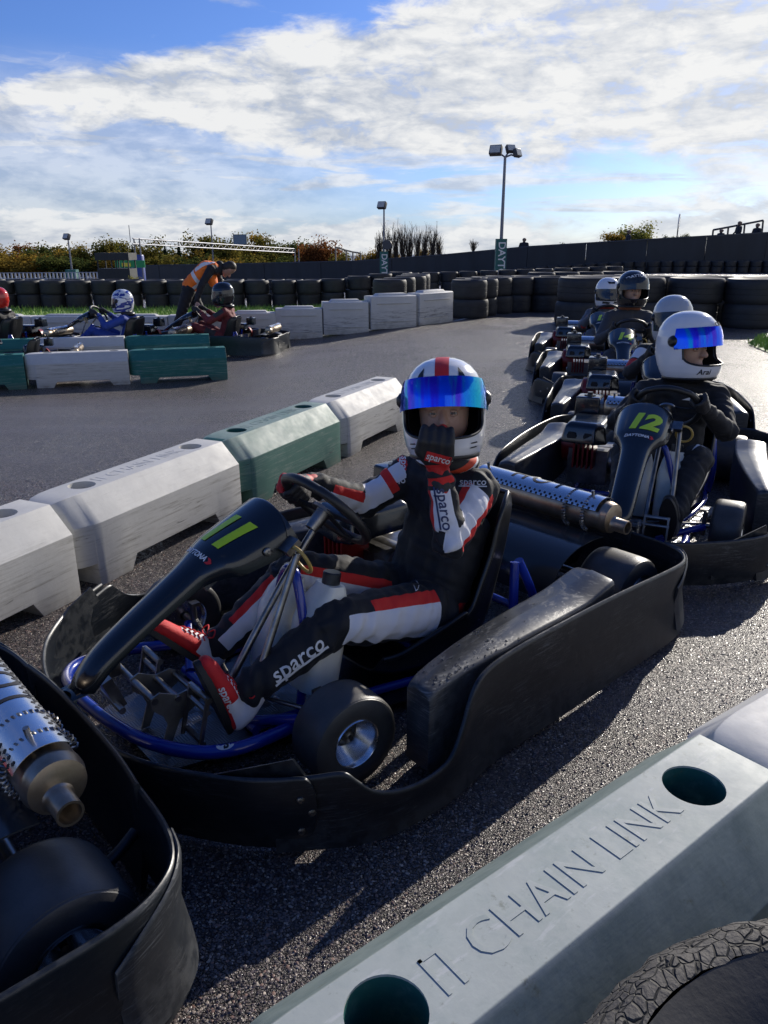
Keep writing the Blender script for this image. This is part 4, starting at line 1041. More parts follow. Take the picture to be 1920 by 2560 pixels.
def head_mesh():
    mb = MB(); 
    mb.capsule((-.005, 0, .035), (.0, 0, -.045), .084, .076, 28, 10)
    mb.capsule((.03, 0, -.07), (.045, 0, -.095), .05, .035, 18, 6)
    mb.capsule((.076, 0, -.018), (.096, 0, -.048), .009, .014, 12, 5); mb.capsule((.085, .010, -.05), (.085, -.010, -.05), .010, .010, 10, 4)
    for s in (1, -1): mb.capsule((.066, .012 * s, .004), (.058, .048 * s, .002), .014, .012, 10, 4)
    me = remesh(mb, .004, 5)
    for v in me.vertices:
        for s in (1, -1):
            d = (V((.080, .031 * s, -.018)) - v.co).length
            if d < .022: v.co.x -= .008 * (1 - d / .022)
    return me
HEAD = head_mesh(); HEAD.materials.append(M_skin)
def eye_mesh():
    mb = MB(); mb.capsule((0, 0, 0), (0.0001, 0, 0), .0115, .0115, 16, 8); return mb.mesh('eye', 180)
EYE = eye_mesh(); EYE.materials.append(M_eye)
def iris_mesh():
    mb = MB(); mb.lathe([(.0001, .0119), (.0040, .0115), (.0072, .0094)], 16, Matrix.Rotation(R(90), 4, 'Y')); return mb.mesh('iris', 180)
IRIS = iris_mesh(); IRIS.materials.append(M_iris)
def brow_mesh():
    mb = MB(); mb.tube([(.077, .014, .004), (.075, .032, .010), (.066, .050, .005)], [.003, .004, .0025], 8); mb.tube([(.077, -.014, .004), (.075, -.032, .010), (.066, -.050, .005)], [.003, .004, .0025], 8); return mb.mesh('brow', 180)
BROW = brow_mesh(); BROW.materials.append(M_hair)
def helmet_paint(name, col, stripes=None, rough=.16):
    return mat(name, col, rough, coat=.6, var=.06, vscale=4)
M_visblue = mat('mirror_blue_visor', (.01, .09, .85), .10, .85)
t_, q_, b_ = mnodes(M_visblue)
yy_ = q_.n('ShaderNodeSeparateXYZ', i={0: q_.n('ShaderNodeTexCoord').outputs['Object']}).outputs
cr_ = q_.mix(q_.ss(yy_[1], .045, .125), (.012, .10, .85), (.0, .40, .50)); cr_ = q_.mix(q_.ss(yy_[2], .0, -.0), cr_, cr_)
cr_ = q_.mix(q_.ss(q_.noise(q_.vm(q_.n('ShaderNodeTexCoord').outputs['Object'], (3, 22, 3)), 1.0, 2), .48, .62), cr_, (.06, .03, .62))
cr_ = q_.mix(q_.ss(q_.noise(q_.vm(q_.n('ShaderNodeTexCoord').outputs['Object'], (5, 34, 4), (3, 1, 2)), 1.0, 2), .55, .68), cr_, (.0, .26, .55))
t_.links.new(cr_, b_.inputs['Base Color'])
M_smoke = mat('smoked_visor', (.05, .06, .075), .06, trans=.55)
M_trim = mat('visor_trim', (.010, .010, .012), .35)
def make_helmet(parent, loc, yaw, pitch, paint, visor, up, scale=1.0, extras=(), roll=0, voff=.006):
    h = link('helmet', with_mat(SHELL, paint), None, parent); h.location = loc; h.rotation_euler = (roll, -pitch, yaw); h.scale = (scale,) * 3
    link('lining', SHELL_IN, None, h)
    mb = MB(); mb.tube(open_curve(OP, -.001), .0045, 8, loop=True); mb.build('eye_port_trim', M_trim, h, 180)
    mb = MB(); pts = [hsurf(2 * math.pi * k / 48, -.149, -.004) for k in range(48)]; mb.tube(pts, .010, 8, loop=True); mb.build('neck_roll', M_trim, h, 180)
    me = patch(R(-80), R(80), *up[:2], voff, 32, 8, up[2], arch=up[3]); me.materials.append(visor); vz = link('visor', me, None, h)
    for s in (1, -1):
        q = MB(); p = hsurf(R(84) * s, up[4], .002); n_ = V((p.x * .2, p.y, 0)).normalized(); q.lathe([(.0001, .016), (.012, .016), (.016, .012), (.024, .006), (.027, -.004)], 20, Matrix.Translation(p) @ n_.to_track_quat('Z', 'Y').to_matrix().to_4x4()); q.build('visor_pivot', M_trim, h, 40)
    hd = link('face', HEAD, None, h)
    for s in (1, -1):
        e = link('eye', EYE, None, h, (.0640, .031 * s, -.020)); 
        i_ = link('iris', IRIS, None, h, (.0640, .031 * s, -.020), (0, R(4), 0))
        for nm, zz_, ty in (('upper_eyelid', -.0140, 1), ('lower_eyelid', -.0262, -1)):
            q = MB(); q.tube([(.0725 - abs(k) * .0045, .031 * s + k * .0065, zz_ - ty * abs(k) * .0012) for k in (-2, -1, 0, 1, 2)], [.003, .0048, .0052, .0048, .003], 8); q.build(nm, M_skin, hd, 180)
    link('eyebrows', BROW, None, h)
    return h
def crown_strip(y0, y1, p0, p1, n=26, off=.0012):
    rg = []
    for k in range(n + 1):
        ps = R(p0 + (p1 - p0) * k / n); row = []
        for j in range(5):
            y = y0 + (y1 - y0) * j / 4; o = V((0, y, -.02)); d_ = V((math.cos(ps), 0, math.sin(ps)))
            hit = SHELL_BVH.ray_cast(o + d_ * .5, -d_, .5); row.append((hit[0] if hit[0] else o + d_ * .14) + d_ * off)
        rg.append(row)
    mb = MB(); mb.rings(rg, closed=False); return mb.mesh('strip', 180)
def hdecal(h, name, me, a, z, m, off=.0015, tilt=0, spin=0):
    p = hsurf(a, z); n_ = V((math.cos(a), math.sin(a), tilt)).normalized(); x = V((-math.sin(a), math.cos(a), 0)); y = n_.cross(x)
    if spin: x, y = x * math.cos(spin) + y * math.sin(spin), -x * math.sin(spin) + y * math.cos(spin)
    return decal(name, me, p, x, y, SHELL_BVH, m, h, off, .01, .06)

# ---- hands and shoes
def hand_capsules(mb, wrist, c, ax, rt=.0155, s=1.0, thumb_side=1, gn=(0, 0, 1)):
    """gloved hand closed round a tube through c along ax, wrist behind it"""
    c, u, wr = V(c), V(ax).normalized(), V(wrist); w = wr - c; w = (w - u * w.dot(u)).normalized(); n_ = u.cross(w) * 1.0
    if n_.dot(V(gn)) < 0: n_ = -n_
    def P(th, r, o): return c + (w * math.cos(R(th)) + n_ * math.sin(R(th))) * r + u * o
    for i in range(4):
        o = (i - 1.5) * .0205 * s * thumb_side; f = (.94, 1.04, 1.0, .86)[i]; r = rt + .0105 * s
        k = P(42, r + .013 * s, o * 1.05); k2 = P(88 , r + .006 * s, o); k3 = P(140, r + .001, o * .97); k4 = P(190 * f, r, o * .95)
        mb.capsule(wr.lerp(k, .25), k, .014 * s, .0135 * s, 10, 4); mb.capsule(k, k2, .0125 * s, .0115 * s, 10, 4); mb.capsule(k2, k3, .0112 * s, .0105 * s, 10, 4); mb.capsule(k3, k4, .0105 * s, .0092 * s, 10, 4)
    mb.capsule(wr, P(0, rt + .022 * s, 0), .027 * s, .024 * s, 12, 5)
    t0 = wr.lerp(P(-20, rt + .02 * s, -.03 * s * thumb_side), .6); t1 = P(-35, rt + .016 * s, -.040 * s * thumb_side); t2 = P(-95, rt + .013 * s, -.028 * s * thumb_side); t3 = P(-150, rt + .011 * s, -.012 * s * thumb_side)
    mb.capsule(t0, t1, .015 * s, .014 * s, 10, 4); mb.capsule(t1, t2, .0135 * s, .012 * s, 10, 4); mb.capsule(t2, t3, .012 * s, .010 * s, 10, 4)
def shoe(parent, ankle, heel, toe, mats, s=1.0, laces=True):
    ankle, heel, toe = V(ankle), V(heel), V(toe); ax = (toe - heel); L = ax.length; ax /= L
    up = ankle - heel; up = (up - ax * up.dot(ax)).normalized(); sd = ax.cross(up)
    mb = MB(); hh = .034 * s
    mb.capsule(heel + ax * .03 + up * hh, heel + ax * L * .55 + up * hh * .9, .034 * s, .037 * s, 16, 5)
    mb.capsule(heel + ax * L * .5 + up * hh * .9, toe - ax * .045 + up * hh * .72, .037 * s, .031 * s, 16, 5, (1.18, .85), up)
    mb.capsule(toe - ax * .06 + up * hh * .75, toe - ax * .025 + up * hh * .65, .034 * s, .026 * s, 16, 5, (1.15, .82), up)
    mb.capsule(heel + ax * .035 + up * .05, ankle.lerp(heel + ax * .05 + up * .11, .5), .035 * s, .038 * s, 16, 5)
    mb.capsule(heel + ax * L * .35 + up * hh * 1.5, heel + ax * L * .6 + up * hh * 1.1, .027 * s, .026 * s, 14, 5)
    me = remesh(mb, .006, 4)
    add_fields(me, {'f': (heel, toe, .05, up)}, {'f': [('w', -.3, .40, 0, 58), ('w', .38, .66, 0, 24), ('r', -.1, .10, 0, 20)]}, .0012)
    me.materials.append(mats[0]); sh = link('shoe', me, None, parent)
    out = []
    for k in range(28):
        q = 2 * math.pi * k / 28; c, s_ = math.cos(q), math.sin(q); f = L * .5 + c * L * .5
        wdt = (.031 + .010 * math.sin(math.pi * min(1, max(0, (f / L - .1)))) ) * s * (abs(s_) ** .8) * math.copysign(1, s_)
        out.append((f, wdt))
    q = MB(); q.rings([[heel + ax * (f * e + L * .5 * (1 - e)) + sd * w_ * e - up * z_ for f, w_ in out] for z_, e in ((-.012, .97), (.0, 1.0), (.007, .98))]); q.build('sole', mats[1], sh, 40)
    if laces:
        bv = bvh_of(me); q = MB()
        for k in range(5):
            f = L * (.38 + .06 * k); pts = []
            for j in range(7):
                v_ = (j / 6 - .5) * .05 * s; p = heel + ax * (f + (.008 if j % 2 else -.002)) + sd * v_; h_ = bv.ray_cast(p + up * .2, -up, .3); pts.append((h_[0] if h_[0] else p + up * .05) + up * .002)
            q.tube(pts, .0024, 6)
        p0 = heel + ax * L * .36 + up * .085
        for sg in (1, -1):
            q.tube(smooth_path([tuple(p0), tuple(p0 + sd * .03 * sg + up * .02), tuple(p0 + sd * .05 * sg + up * .0), tuple(p0 + sd * .02 * sg - up * .01)], 4), .0024, 6)
        q.build('laces', mats[2], sh, 60)
    return sh

def body_caps(J, k=1.0, rr=1.0):
    mb = MB(); c = lambda a, b, ra, rb, **kw: mb.capsule(J[a] if isinstance(a, str) else a, J[b] if isinstance(b, str) else b, ra * rr, rb * rr, 16, 5, **kw)
    lat = (J['shL'] - J['shR']).normalized(); pel, che, nek = J['pel'], J['che'], J['nek']
    for s in (-1, 1):
        c(pel + lat * .055 * k * s, che + lat * .055 * k * s, .088, .092)
        c(che + lat * .05 * k * s, (J['shL'] if s > 0 else J['shR']).lerp(nek, .35) - V((0, 0, .03)), .085, .062)
    c(pel, che, .10, .105); c(che, nek - V((0, 0, .05)), .10, .07); c(nek - V((0, 0, .05)), nek + V((0, 0, .03)), .062, .056)
    for s in 'LR':
        c(nek.lerp(J['sh' + s], .3) - V((0, 0, .03)), 'sh' + s, .06, .060); c('sh' + s, 'el' + s, .059, .049); c('el' + s, 'wr' + s, .048, .034)
        c(pel.lerp(J['hip' + s], .5), 'hip' + s, .095, .092); c('hip' + s, 'kn' + s, .088, .066); c('kn' + s, 'an' + s, .062, .046)
    return mb
def body_bones(J, rr=1.0, C_=(.68, .70, .25)):
    B = {}
    for s in 'LR':
        B['ua' + s] = (J['sh' + s], J['el' + s], .056 * rr, C_); B['fa' + s] = (J['el' + s], J['wr' + s], .043 * rr, C_)
        B['th' + s] = (J['hip' + s], J['kn' + s], .078 * rr, C_); B['sn' + s] = (J['kn' + s], J['an' + s], .055 * rr, C_)
    B['to'] = (J['pel'], J['che'], .12 * rr, C_); B['up'] = (J['che'], J['nek'], .11 * rr, C_)
    return B
def driver(name, kart, J, label, group, suit, spec, glove, shoes, hel, vox=.008, wr=.005, glove_fix=None, scale=1.0, collar=None, fields_out=(.68, .70, .25)):
    root = empty('person', kart.location, kart.rotation_euler[2], label=label, cat='person', group=group); root.scale = (scale,) * 3
    J = {k: V(v) for k, v in J.items()}
    me = remesh(body_caps(J, 1.0, 1.1), vox, 5); add_fields(me, body_bones(J, 1, fields_out), spec, wr); me.materials.append(suit); bd = link('racing_suit', me, None, root)
    bv = bvh_of(me)
    for s in 'LR':
        mb = MB(); g_ = J.get('grip' + s); ts = 1 if s == 'L' else -1
        if g_ is not None:
            rel = (g_ - SWC); tang = SWN.cross(rel).normalized(); ax = J.get('gax' + s, tang); 
            hand_capsules(mb, J['wr' + s], g_, ax, J.get('grt' + s, V((.0155, 0, 0))).x, 1.28 if ('gax' + s) in J else 1.05, ts if ('gax' + s) not in J else -ts, J.get('gn' + s, (0, 0, 1)))
        mb.capsule(J['wr' + s], J['wr' + s].lerp(J['el' + s], .22), .033, .040, 14, 5)
        gm = remesh(mb, .0045 if vox < .008 else .007, 2); 
        add_fields(gm, {'h': (J['wr' + s].lerp(J['el' + s], .3), g_ if g_ is not None else J['wr' + s] + V((0, 0, .1)), .03, (0, 0, 1))}, {'h': [('r', .30, .58, 0, 180), ('r', .80, 1.3, 40, 60), ('r', .0, .10, 0, 180)]}, .001)
        gm.materials.append(glove); go = link('glove', gm, None, root)
        if s == 'L': GL = gm
        else: GR = gm
        if shoes: shoe(root, J['an' + s], J['he' + s], J['to' + s], shoes)
    mb = MB(); nk = J['nek'] + V((0, 0, .025)); ring = [(nk + V((.075 * math.cos(a), .078 * math.sin(a), .010 * math.cos(a)))) for a in (2 * math.pi * k / 28 for k in range(28))]
    mb.tube(ring, .030, 12, loop=True); mb.capsule(nk - V((0, 0, .03)), nk + V((.01, 0, .05)), .06, .058, 16, 4); mb.build('neck_collar', collar if collar else M_trim, root, 180)
    h = make_helmet(root, J['hed'], *hel)
    return root, bd, bv, h, GL, GR

M_suit11 = suit_mat('black_red_white_suit', (.006, .007, .011), (.62, .018, .015), (.70, .70, .74))
M_glove11 = suit_mat('black_red_glove', (.014, .013, .014), (.50, .015, .015), (.7, .7, .7), .6)
M_shoe11 = suit_mat('red_white_suede', (.60, .012, .016), (.60, .012, .016), (.74, .74, .76), .7)
M_lace = mat('red_lace', (.55, .015, .015), .7); M_sole = mat('black_sole', (.012, .012, .013), .6)
M_col11 = mat('striped_collar', (.015, .015, .017), .7); t_, q_, b_ = mnodes(M_col11)
zz_ = q_.n('ShaderNodeSeparateXYZ', i={0: q_.n('ShaderNodeTexCoord').outputs['Object']}).outputs
wv = q_.m('FRACT', q_.m('MULTIPLY', q_.m('ADD', zz_[2], q_.m('MULTIPLY', zz_[0], .5)), 14.0))
t_.links.new(q_.mix(q_.m('GREATER_THAN', wv, .62), q_.mix(q_.m('GREATER_THAN', wv, .45), (.015, .015, .018), (.7, .7, .7)), (.60, .06, .02)), b_.inputs['Base Color'])
M_wp = helmet_paint('white_helmet_paint', (.76, .76, .78)); M_bp = helmet_paint('black_helmet_paint', (.012, .012, .014)); M_gp = helmet_paint('silver_helmet_paint', (.42, .44, .47))
CAMDIR = V((.70, .68, .2))

# driver of kart 11: right hand on the wheel, left fist held in front of the chin, looking into the camera
gR = SWC - SWX * SWR * .985 + SWY * SWR * .18
J11 = dict(pel=(-.10, .14, .21), che=(-.20, .15, .47), nek=(-.17, .17, .685), hed=(-.085, .235, .905),
           shL=(-.19, .295, .635), elL=(.015, .375, .535), wrL=(.028, .335, .735), shR=(-.155, .02, .635), elR=(-.005, -.055, .545), wrR=(.215, -.055, .652),
           hipL=(-.04, .225, .235), knL=(.355, .265, .335), anL=(.635, .225, .205), heL=(.705, .225, .090), toL=(.775, .195, .330),
           hipR=(-.05, .06, .235), knR=(.31, -.02, .385), anR=(.575, -.055, .205), heR=(.600, -.045, .120), toR=(.785, -.105, .315),
           gripR=gR, gripL=(.045, .338, .845), gaxL=(-.72, .70, -.12), gnL=(.70, .68, .2), grtL=(.016, 0, 0))
SP11 = {'thL': [('r', .10, .80, 36, 20), ('w', .10, 1.05, -12, 40)], 'snL': [('w', -.3, .20, -20, 46)],
        'thR': [('r', .2, 1.1, 20, 14), ('w', .2, 1.1, -16, 26)], 'snR': [('r', -.2, .78, 26, 16), ('w', -.2, .98, -14, 28)],
        'faR': [('r', -.05, .72, 18, 22), ('w', -.1, .80, -38, 38)], 'uaR': [('w', .52, 1.2, 10, 52), ('w', .12, .36, 30, 34), ('r', .36, .52, 20, 50), ('r', .0, .12, 40, 40)],
        'faL': [('w', .05, .80, -6, 44), ('w', -.4, .12, 0, 120), ('r', .05, .8, -60, 12), ('r', .86, .97, 0, 70)],
        'uaL': [('w', .22, 1.3, -8, 38), ('r', .18, 1.1, 40, 14), ('r', .12, 1.1, -58, 16)],
        'to': [('r', -.05, .20, 55, 9)], 'up': [('r', .2, .8, 50, 6)]}
d11, bd11, bv11, h11, GL11, GR11 = driver('d11', KART, J11, 'young driver in kart 11 with blue mirrored visor and fist at chin', 'drivers in the pit lane queue', M_suit11, SP11, M_glove11, (M_shoe11, M_sole, M_lace),
       (R(43), R(9), M_wp, M_visblue, (.004, .090, -.020, -.012, .020), .97, (), R(3)), .0062, .0095, collar=M_col11)
cs = link('crown_stripe', with_mat(crown_strip(-.021, .021, 38, 176), M_lr), None, h11)
for s in (1, -1):
    hdecal(h11, 'vent', poly_mesh([(-.012 * s, -.022), (.020 * s, -.024), (.004 * s, .026)]) if s < 0 else poly_mesh([(.012, -.022), (-.004, .026), (-.020, -.024)][::-1]), R(34) * s, .098, M_trim, .0022, .9)
    for k in range(2): hdecal(h11, 'chin_slot', poly_mesh([(-.018, -.003), (.018, -.001), (.014, .003), (-.014, .001)]), R(48) * s, -.108 - .014 * k, M_trim)
hdecal(h11, 'chin_vent', poly_mesh([(-.030, -.010), (.030, -.010), (.036, .008), (-.036, .008)]), 0, -.112, M_trim)
def body_text(txt, size, p, x, y, bvh, par, m=M_lw, bold=.0, line=True, nm='suit_lettering'):
    decal(nm, text_mesh(txt, size, .12, bold + size * .012, 'CENTER', 1.02), p, x, y, bvh, m, par, .0022, .012, .12)
    if line:
        n_ = V(x).normalized().cross(V(y).normalized()); yv = n_.cross(V(x).normalized())
        decal('lettering_underline', poly_mesh([(-size * 1.45, -.003 * size / .05), (size * 1.45, -.003 * size / .05), (size * 1.45, .003 * size / .05), (-size * 1.45, .003 * size / .05)]), V(p) - yv * size * .44, x, y, bvh, m, par, .0022, .012, .12)
cr, cu = V((.70, -.72, 0)).normalized(), V((-.2, -.2, .95))     # image right / up seen from the camera, kart axes: right is -x+y
IR = V((-.72, .70, 0)).normalized(); IU = V((-.20, -.22, .95)).normalized()
M_navy = mat('navy_print', (.02, .03, .10), .5)
body_text('sparco', .062, V(J11['knL']).lerp(V(J11['anL']), .48) + V((.03, .05, .01)), (V(J11['knL']) - V(J11['anL'])).normalized(), IU, bv11, d11)
fa = (V(J11['wrL']) - V(J11['elL'])).normalized()
body_text('sparco', .046, V(J11['elL']).lerp(V(J11['wrL']), .50) + CAMDIR * .04, -fa, fa.cross(CAMDIR) * -1 if False else CAMDIR.cross(-fa), bv11, d11, M_navy)
ua = (V(J11['elL']) - V(J11['shL'])).normalized()
body_text('sparco', .030, V(J11['shL']) + V((.03, .00, .03)) + CAMDIR * .02, IR, IU, bv11, d11)
body_text('sparco', .034, V(J11['shR']) + V((.035, .0, .02)) + CAMDIR * .03, -IU, IR, bv11, d11)
decal('thigh_emblem', text_mesh('B', .05, .2, -.001), V(J11['hipL']).lerp(V(J11['knL']), .22) + V((.0, .03, .10)), (V((-.8, .45, .35))), IU, bv11, M_lw, d11, .002, .01, .1)
decal('glove_patch', poly_mesh([(-.037, -.013), (.037, -.013), (.037, .013), (-.037, .013)]), V(J11['wrL']).lerp(V(J11['gripL']), .42) + CAMDIR * .03, IR + V((0, 0, -.25)), IU, bvh_of(GL11), M_lr, d11, .0015, .01, .1)
decal('glove_lettering', text_mesh('sparco', .026, .1, .0004), V(J11['wrL']).lerp(V(J11['gripL']), .42) + CAMDIR * .03, IR + V((0, 0, -.25)), IU, bvh_of(GL11), M_lw, d11, .0028, .008, .1)

shs = [o for o in d11.children if o.name.startswith('shoe')]
if shs:
    sm = shs[0].data; hL, tL = V(J11['heL']), V(J11['toL'])
    decal('shoe_lettering', text_mesh('sparco', .034, .1, .0006), hL.lerp(tL, .52) + V((-.02, .05, .0)), (hL - tL), V((-.8, .1, .3)).cross(V((0, .1, 0))) if False else V((-.75, .25, -.1)), bvh_of(sm), M_lw, shs[0], .002, .008, .15)
# the other queued drivers share a seated pose with both hands on the wheel
def seated(dz=0.0, lean=0.0, yshift=0.0, sc=1.0):
    gL = SWC + SWX * SWR * .97 + SWY * SWR * .24; gR_ = SWC - SWX * SWR * .97 + SWY * SWR * .24
    J = dict(pel=(-.10, .14, .21), che=(-.19 + lean * .5, .14 + yshift * .5, .50 + dz * .5), nek=(-.17 + lean, .14 + yshift, .69 + dz), hed=(-.11 + lean * 1.2, .14 + yshift * 1.3, .895 + dz),
             shL=(-.16 + lean * .9, .315 + yshift, .63 + dz * .9), elL=(.06, .41, .49 + dz * .3), wrL=(.215, .300, .625), shR=(-.16 + lean * .9, -.035 + yshift, .63 + dz * .9), elR=(.06, -.13, .49 + dz * .3), wrR=(.215, -.02, .625),
             hipL=(-.04, .225, .235), knL=(.33, .30, .40), anL=(.62, .25, .21), heL=(.69, .24, .10), toL=(.75, .22, .32), hipR=(-.04, .06, .235), knR=(.33, -.03, .40), anR=(.62, .0, .21), heR=(.69, .0, .10), toR=(.75, -.01, .32), gripL=gL, gripR=gR_)
    return J
DG = 'drivers in the pit lane queue'
M_gl = suit_mat('black_glove', (.014, .014, .016), (.014, .014, .016), (.4, .4, .4), .6); M_dsh = suit_mat('dark_shoe', (.015, .015, .017), (.02, .02, .02), (.05, .05, .05)); DS = (M_dsh, M_sole, M_sole)
VDN = (-.095, .032, .006, -.004, .0)      # visor shut
VUP = (-.006, .085, -.012, -.006, .02)     # visor raised
M_s12 = suit_mat('black_suit', (.008, .008, .010), (.02, .02, .022), (.7, .7, .7))
d12, bd12, bv12, h12, _, _ = driver('d12', k12, seated(.0, .02, .02), 'driver of kart 12 in black with white helmet and blue visor, looking sideways', DG, M_s12, {}, M_gl, DS,
       (R(58), R(4), M_wp, M_visblue, (-.004, .080, -.012, -.006, .02), 1.10), .010, .009)
hdecal(h12, 'helmet_lettering', text_mesh('Arai', .034, .2, .0006), R(-30), -.118, M_hole, .002)
hdecal(h12, 'visor_lettering', text_mesh('CLUB', .026, 0, .001), R(15), .086, M_hole, .0085, .5)
body_text('12', .001, (0, 0, .6), (0, 1, 0), (0, 0, 1), bv12, d12, line=False) if False else None
star = [(-.006, -.055), (.010, -.012), (.034, -.006), (.012, .006), (.004, .06), (-.004, .012), (-.026, .0), (-.006, -.010)]
decal('leg_emblem', poly_mesh(star), V((.16, .34, .36)), (.30, .95, -.1), (-.55, .1, .8), bv12, M_lw, d12, .003, .012, .3)
decal('chest_emblem', poly_mesh([(y, x) for x, y in star][::-1]), V((-.06, .23, .63)), (-.2, 1, 0), (-.5, 0, .85), bv12, M_lw, d12, .003, .012, .2)
M_s13 = suit_mat('black_red_suit', (.014, .013, .016), (.55, .02, .02), (.7, .7, .74))
d13, bd13, bv13, h13, _, _ = driver('d13', k13, seated(-.02), 'driver with silver helmet and smoked visor directly behind the white helmet of kart 12', DG, M_s13,
       {'uaR': [('w', .1, .55, 0, 60), ('r', .6, .95, 0, 80)], 'uaL': [('r', .1, .5, 0, 60)]}, M_gl, DS, (R(14), R(8), M_gp, M_smoke, VDN, 1.08), .012, .006, fields_out=(1, -.3, .2))
hdecal(h13, 'visor_lettering', text_mesh('HJC', .05, .1, .001), 0, .0, M_lw, .010)
M_s14 = suit_mat('grey_black_suit', (.045, .047, .055), (.32, .10, .05), (.25, .26, .3)); M_c14 = mat('rust_collar', (.30, .11, .06), .8)
d14, bd14, bv14, h14, _, _ = driver('d14', k14, seated(.10), 'driver of kart 14 in dark grey suit with black helmet, visor raised', DG, M_s14, {'to': [('w', .3, 1, 0, 20)]}, M_gl, DS,
       (R(20), R(2), M_bp, M_smoke, VUP, 1.10), .012, .006, collar=M_c14)
hdecal(h14, 'helmet_lettering', text_mesh('DAYTONA', .040, 0, .001), 0, .105, M_lw, .003, .8)
M_s15 = suit_mat('grey_red_suit', (.10, .11, .13), (.40, .03, .025), (.3, .3, .33)); M_c15 = mat('red_collar', (.33, .05, .04), .8)
d15, bd15, bv15, h15, _, _ = driver('d15', k15, seated(-.03), 'driver of kart 15 in grey and red suit with white helmet', DG, M_s15, {'to': [('r', 0, 1.1, 0, 50)], 'uaR': [('r', .5, 1.2, 0, 60)], 'uaL': [('r', .5, 1.2, 0, 60)]}, M_gl, DS,
       (R(14), R(2), M_wp, M_smoke, VDN, 1.10), .012, .006, collar=M_c15)
for s in (1, -1): hdecal(h15, 'helmet_graphic', poly_mesh([(-.04, -.008), (.04, -.012), (.05, .006), (-.03, .012)]), R(28) * s, -.112, M_bp)
hdecal(h15, 'crown_graphic', poly_mesh([(-.03, -.02), (.03, -.02), (.045, .015), (0, .0), (-.045, .015)]), 0, .10, M_bp, .003, .8)
# drivers in the karts parked on the left
LG = 'drivers in the karts on the left'
M_sb = suit_mat('blue_suit', (.02, .055, .30), (.02, .04, .2), (.55, .6, .7)); M_sr = suit_mat('dark_red_suit', (.16, .02, .022), (.03, .03, .035), (.12, .12, .13))
M_wbp = mat('blue_white_helmet', (.7, .71, .75), .16, coat=.6); t_, q_, b_ = mnodes(M_wbp)
nz = q_.noise(q_.vm(q_.n('ShaderNodeTexCoord').outputs['Object'], (7, 7, 16)), 1.0, 3, .5, 1.5); t_.links.new(q_.mix(q_.ss(nz, .50, .53), (.72, .73, .77), (.03, .05, .28)), b_.inputs['Base Color'])
db, bdb, bvb, hb_, _, _ = driver('db', kb1, seated(-.07), 'small driver in blue suit with blue and white helmet, left of the marshal', LG, M_sb, {'uaL': [('w', .1, 1, 60, 6)], 'to': [('w', .2, .9, 20, 5)]}, M_gl, DS,
       (R(-8), R(-2), M_wbp, M_smoke, VDN, 1.08), .014, .006)
dr, bdr, bvr, hr_, _, _ = driver('dr', kb2, seated(.0), 'driver in dark red suit and dark helmet below the bending marshal', LG, M_sr, {'uaL': [('r', 0, .6, 0, 60)], 'thL': [('r', .2, .6, 20, 50)]}, M_gl, DS,
       (R(8), R(-4), M_bp, M_smoke, VDN, 1.15), .014, .006)
M_rp = mat('red_helmet_paint', (.55, .03, .02), .16, coat=.6)
d3, bd3, bv3, h3_, _, _ = driver('d3', kb3, seated(-.02), 'driver with red helmet cut off by the left edge', LG, M_s12, {}, M_gl, DS, (R(0), R(0), M_rp, M_smoke, VDN, 1.0), .014, .006)

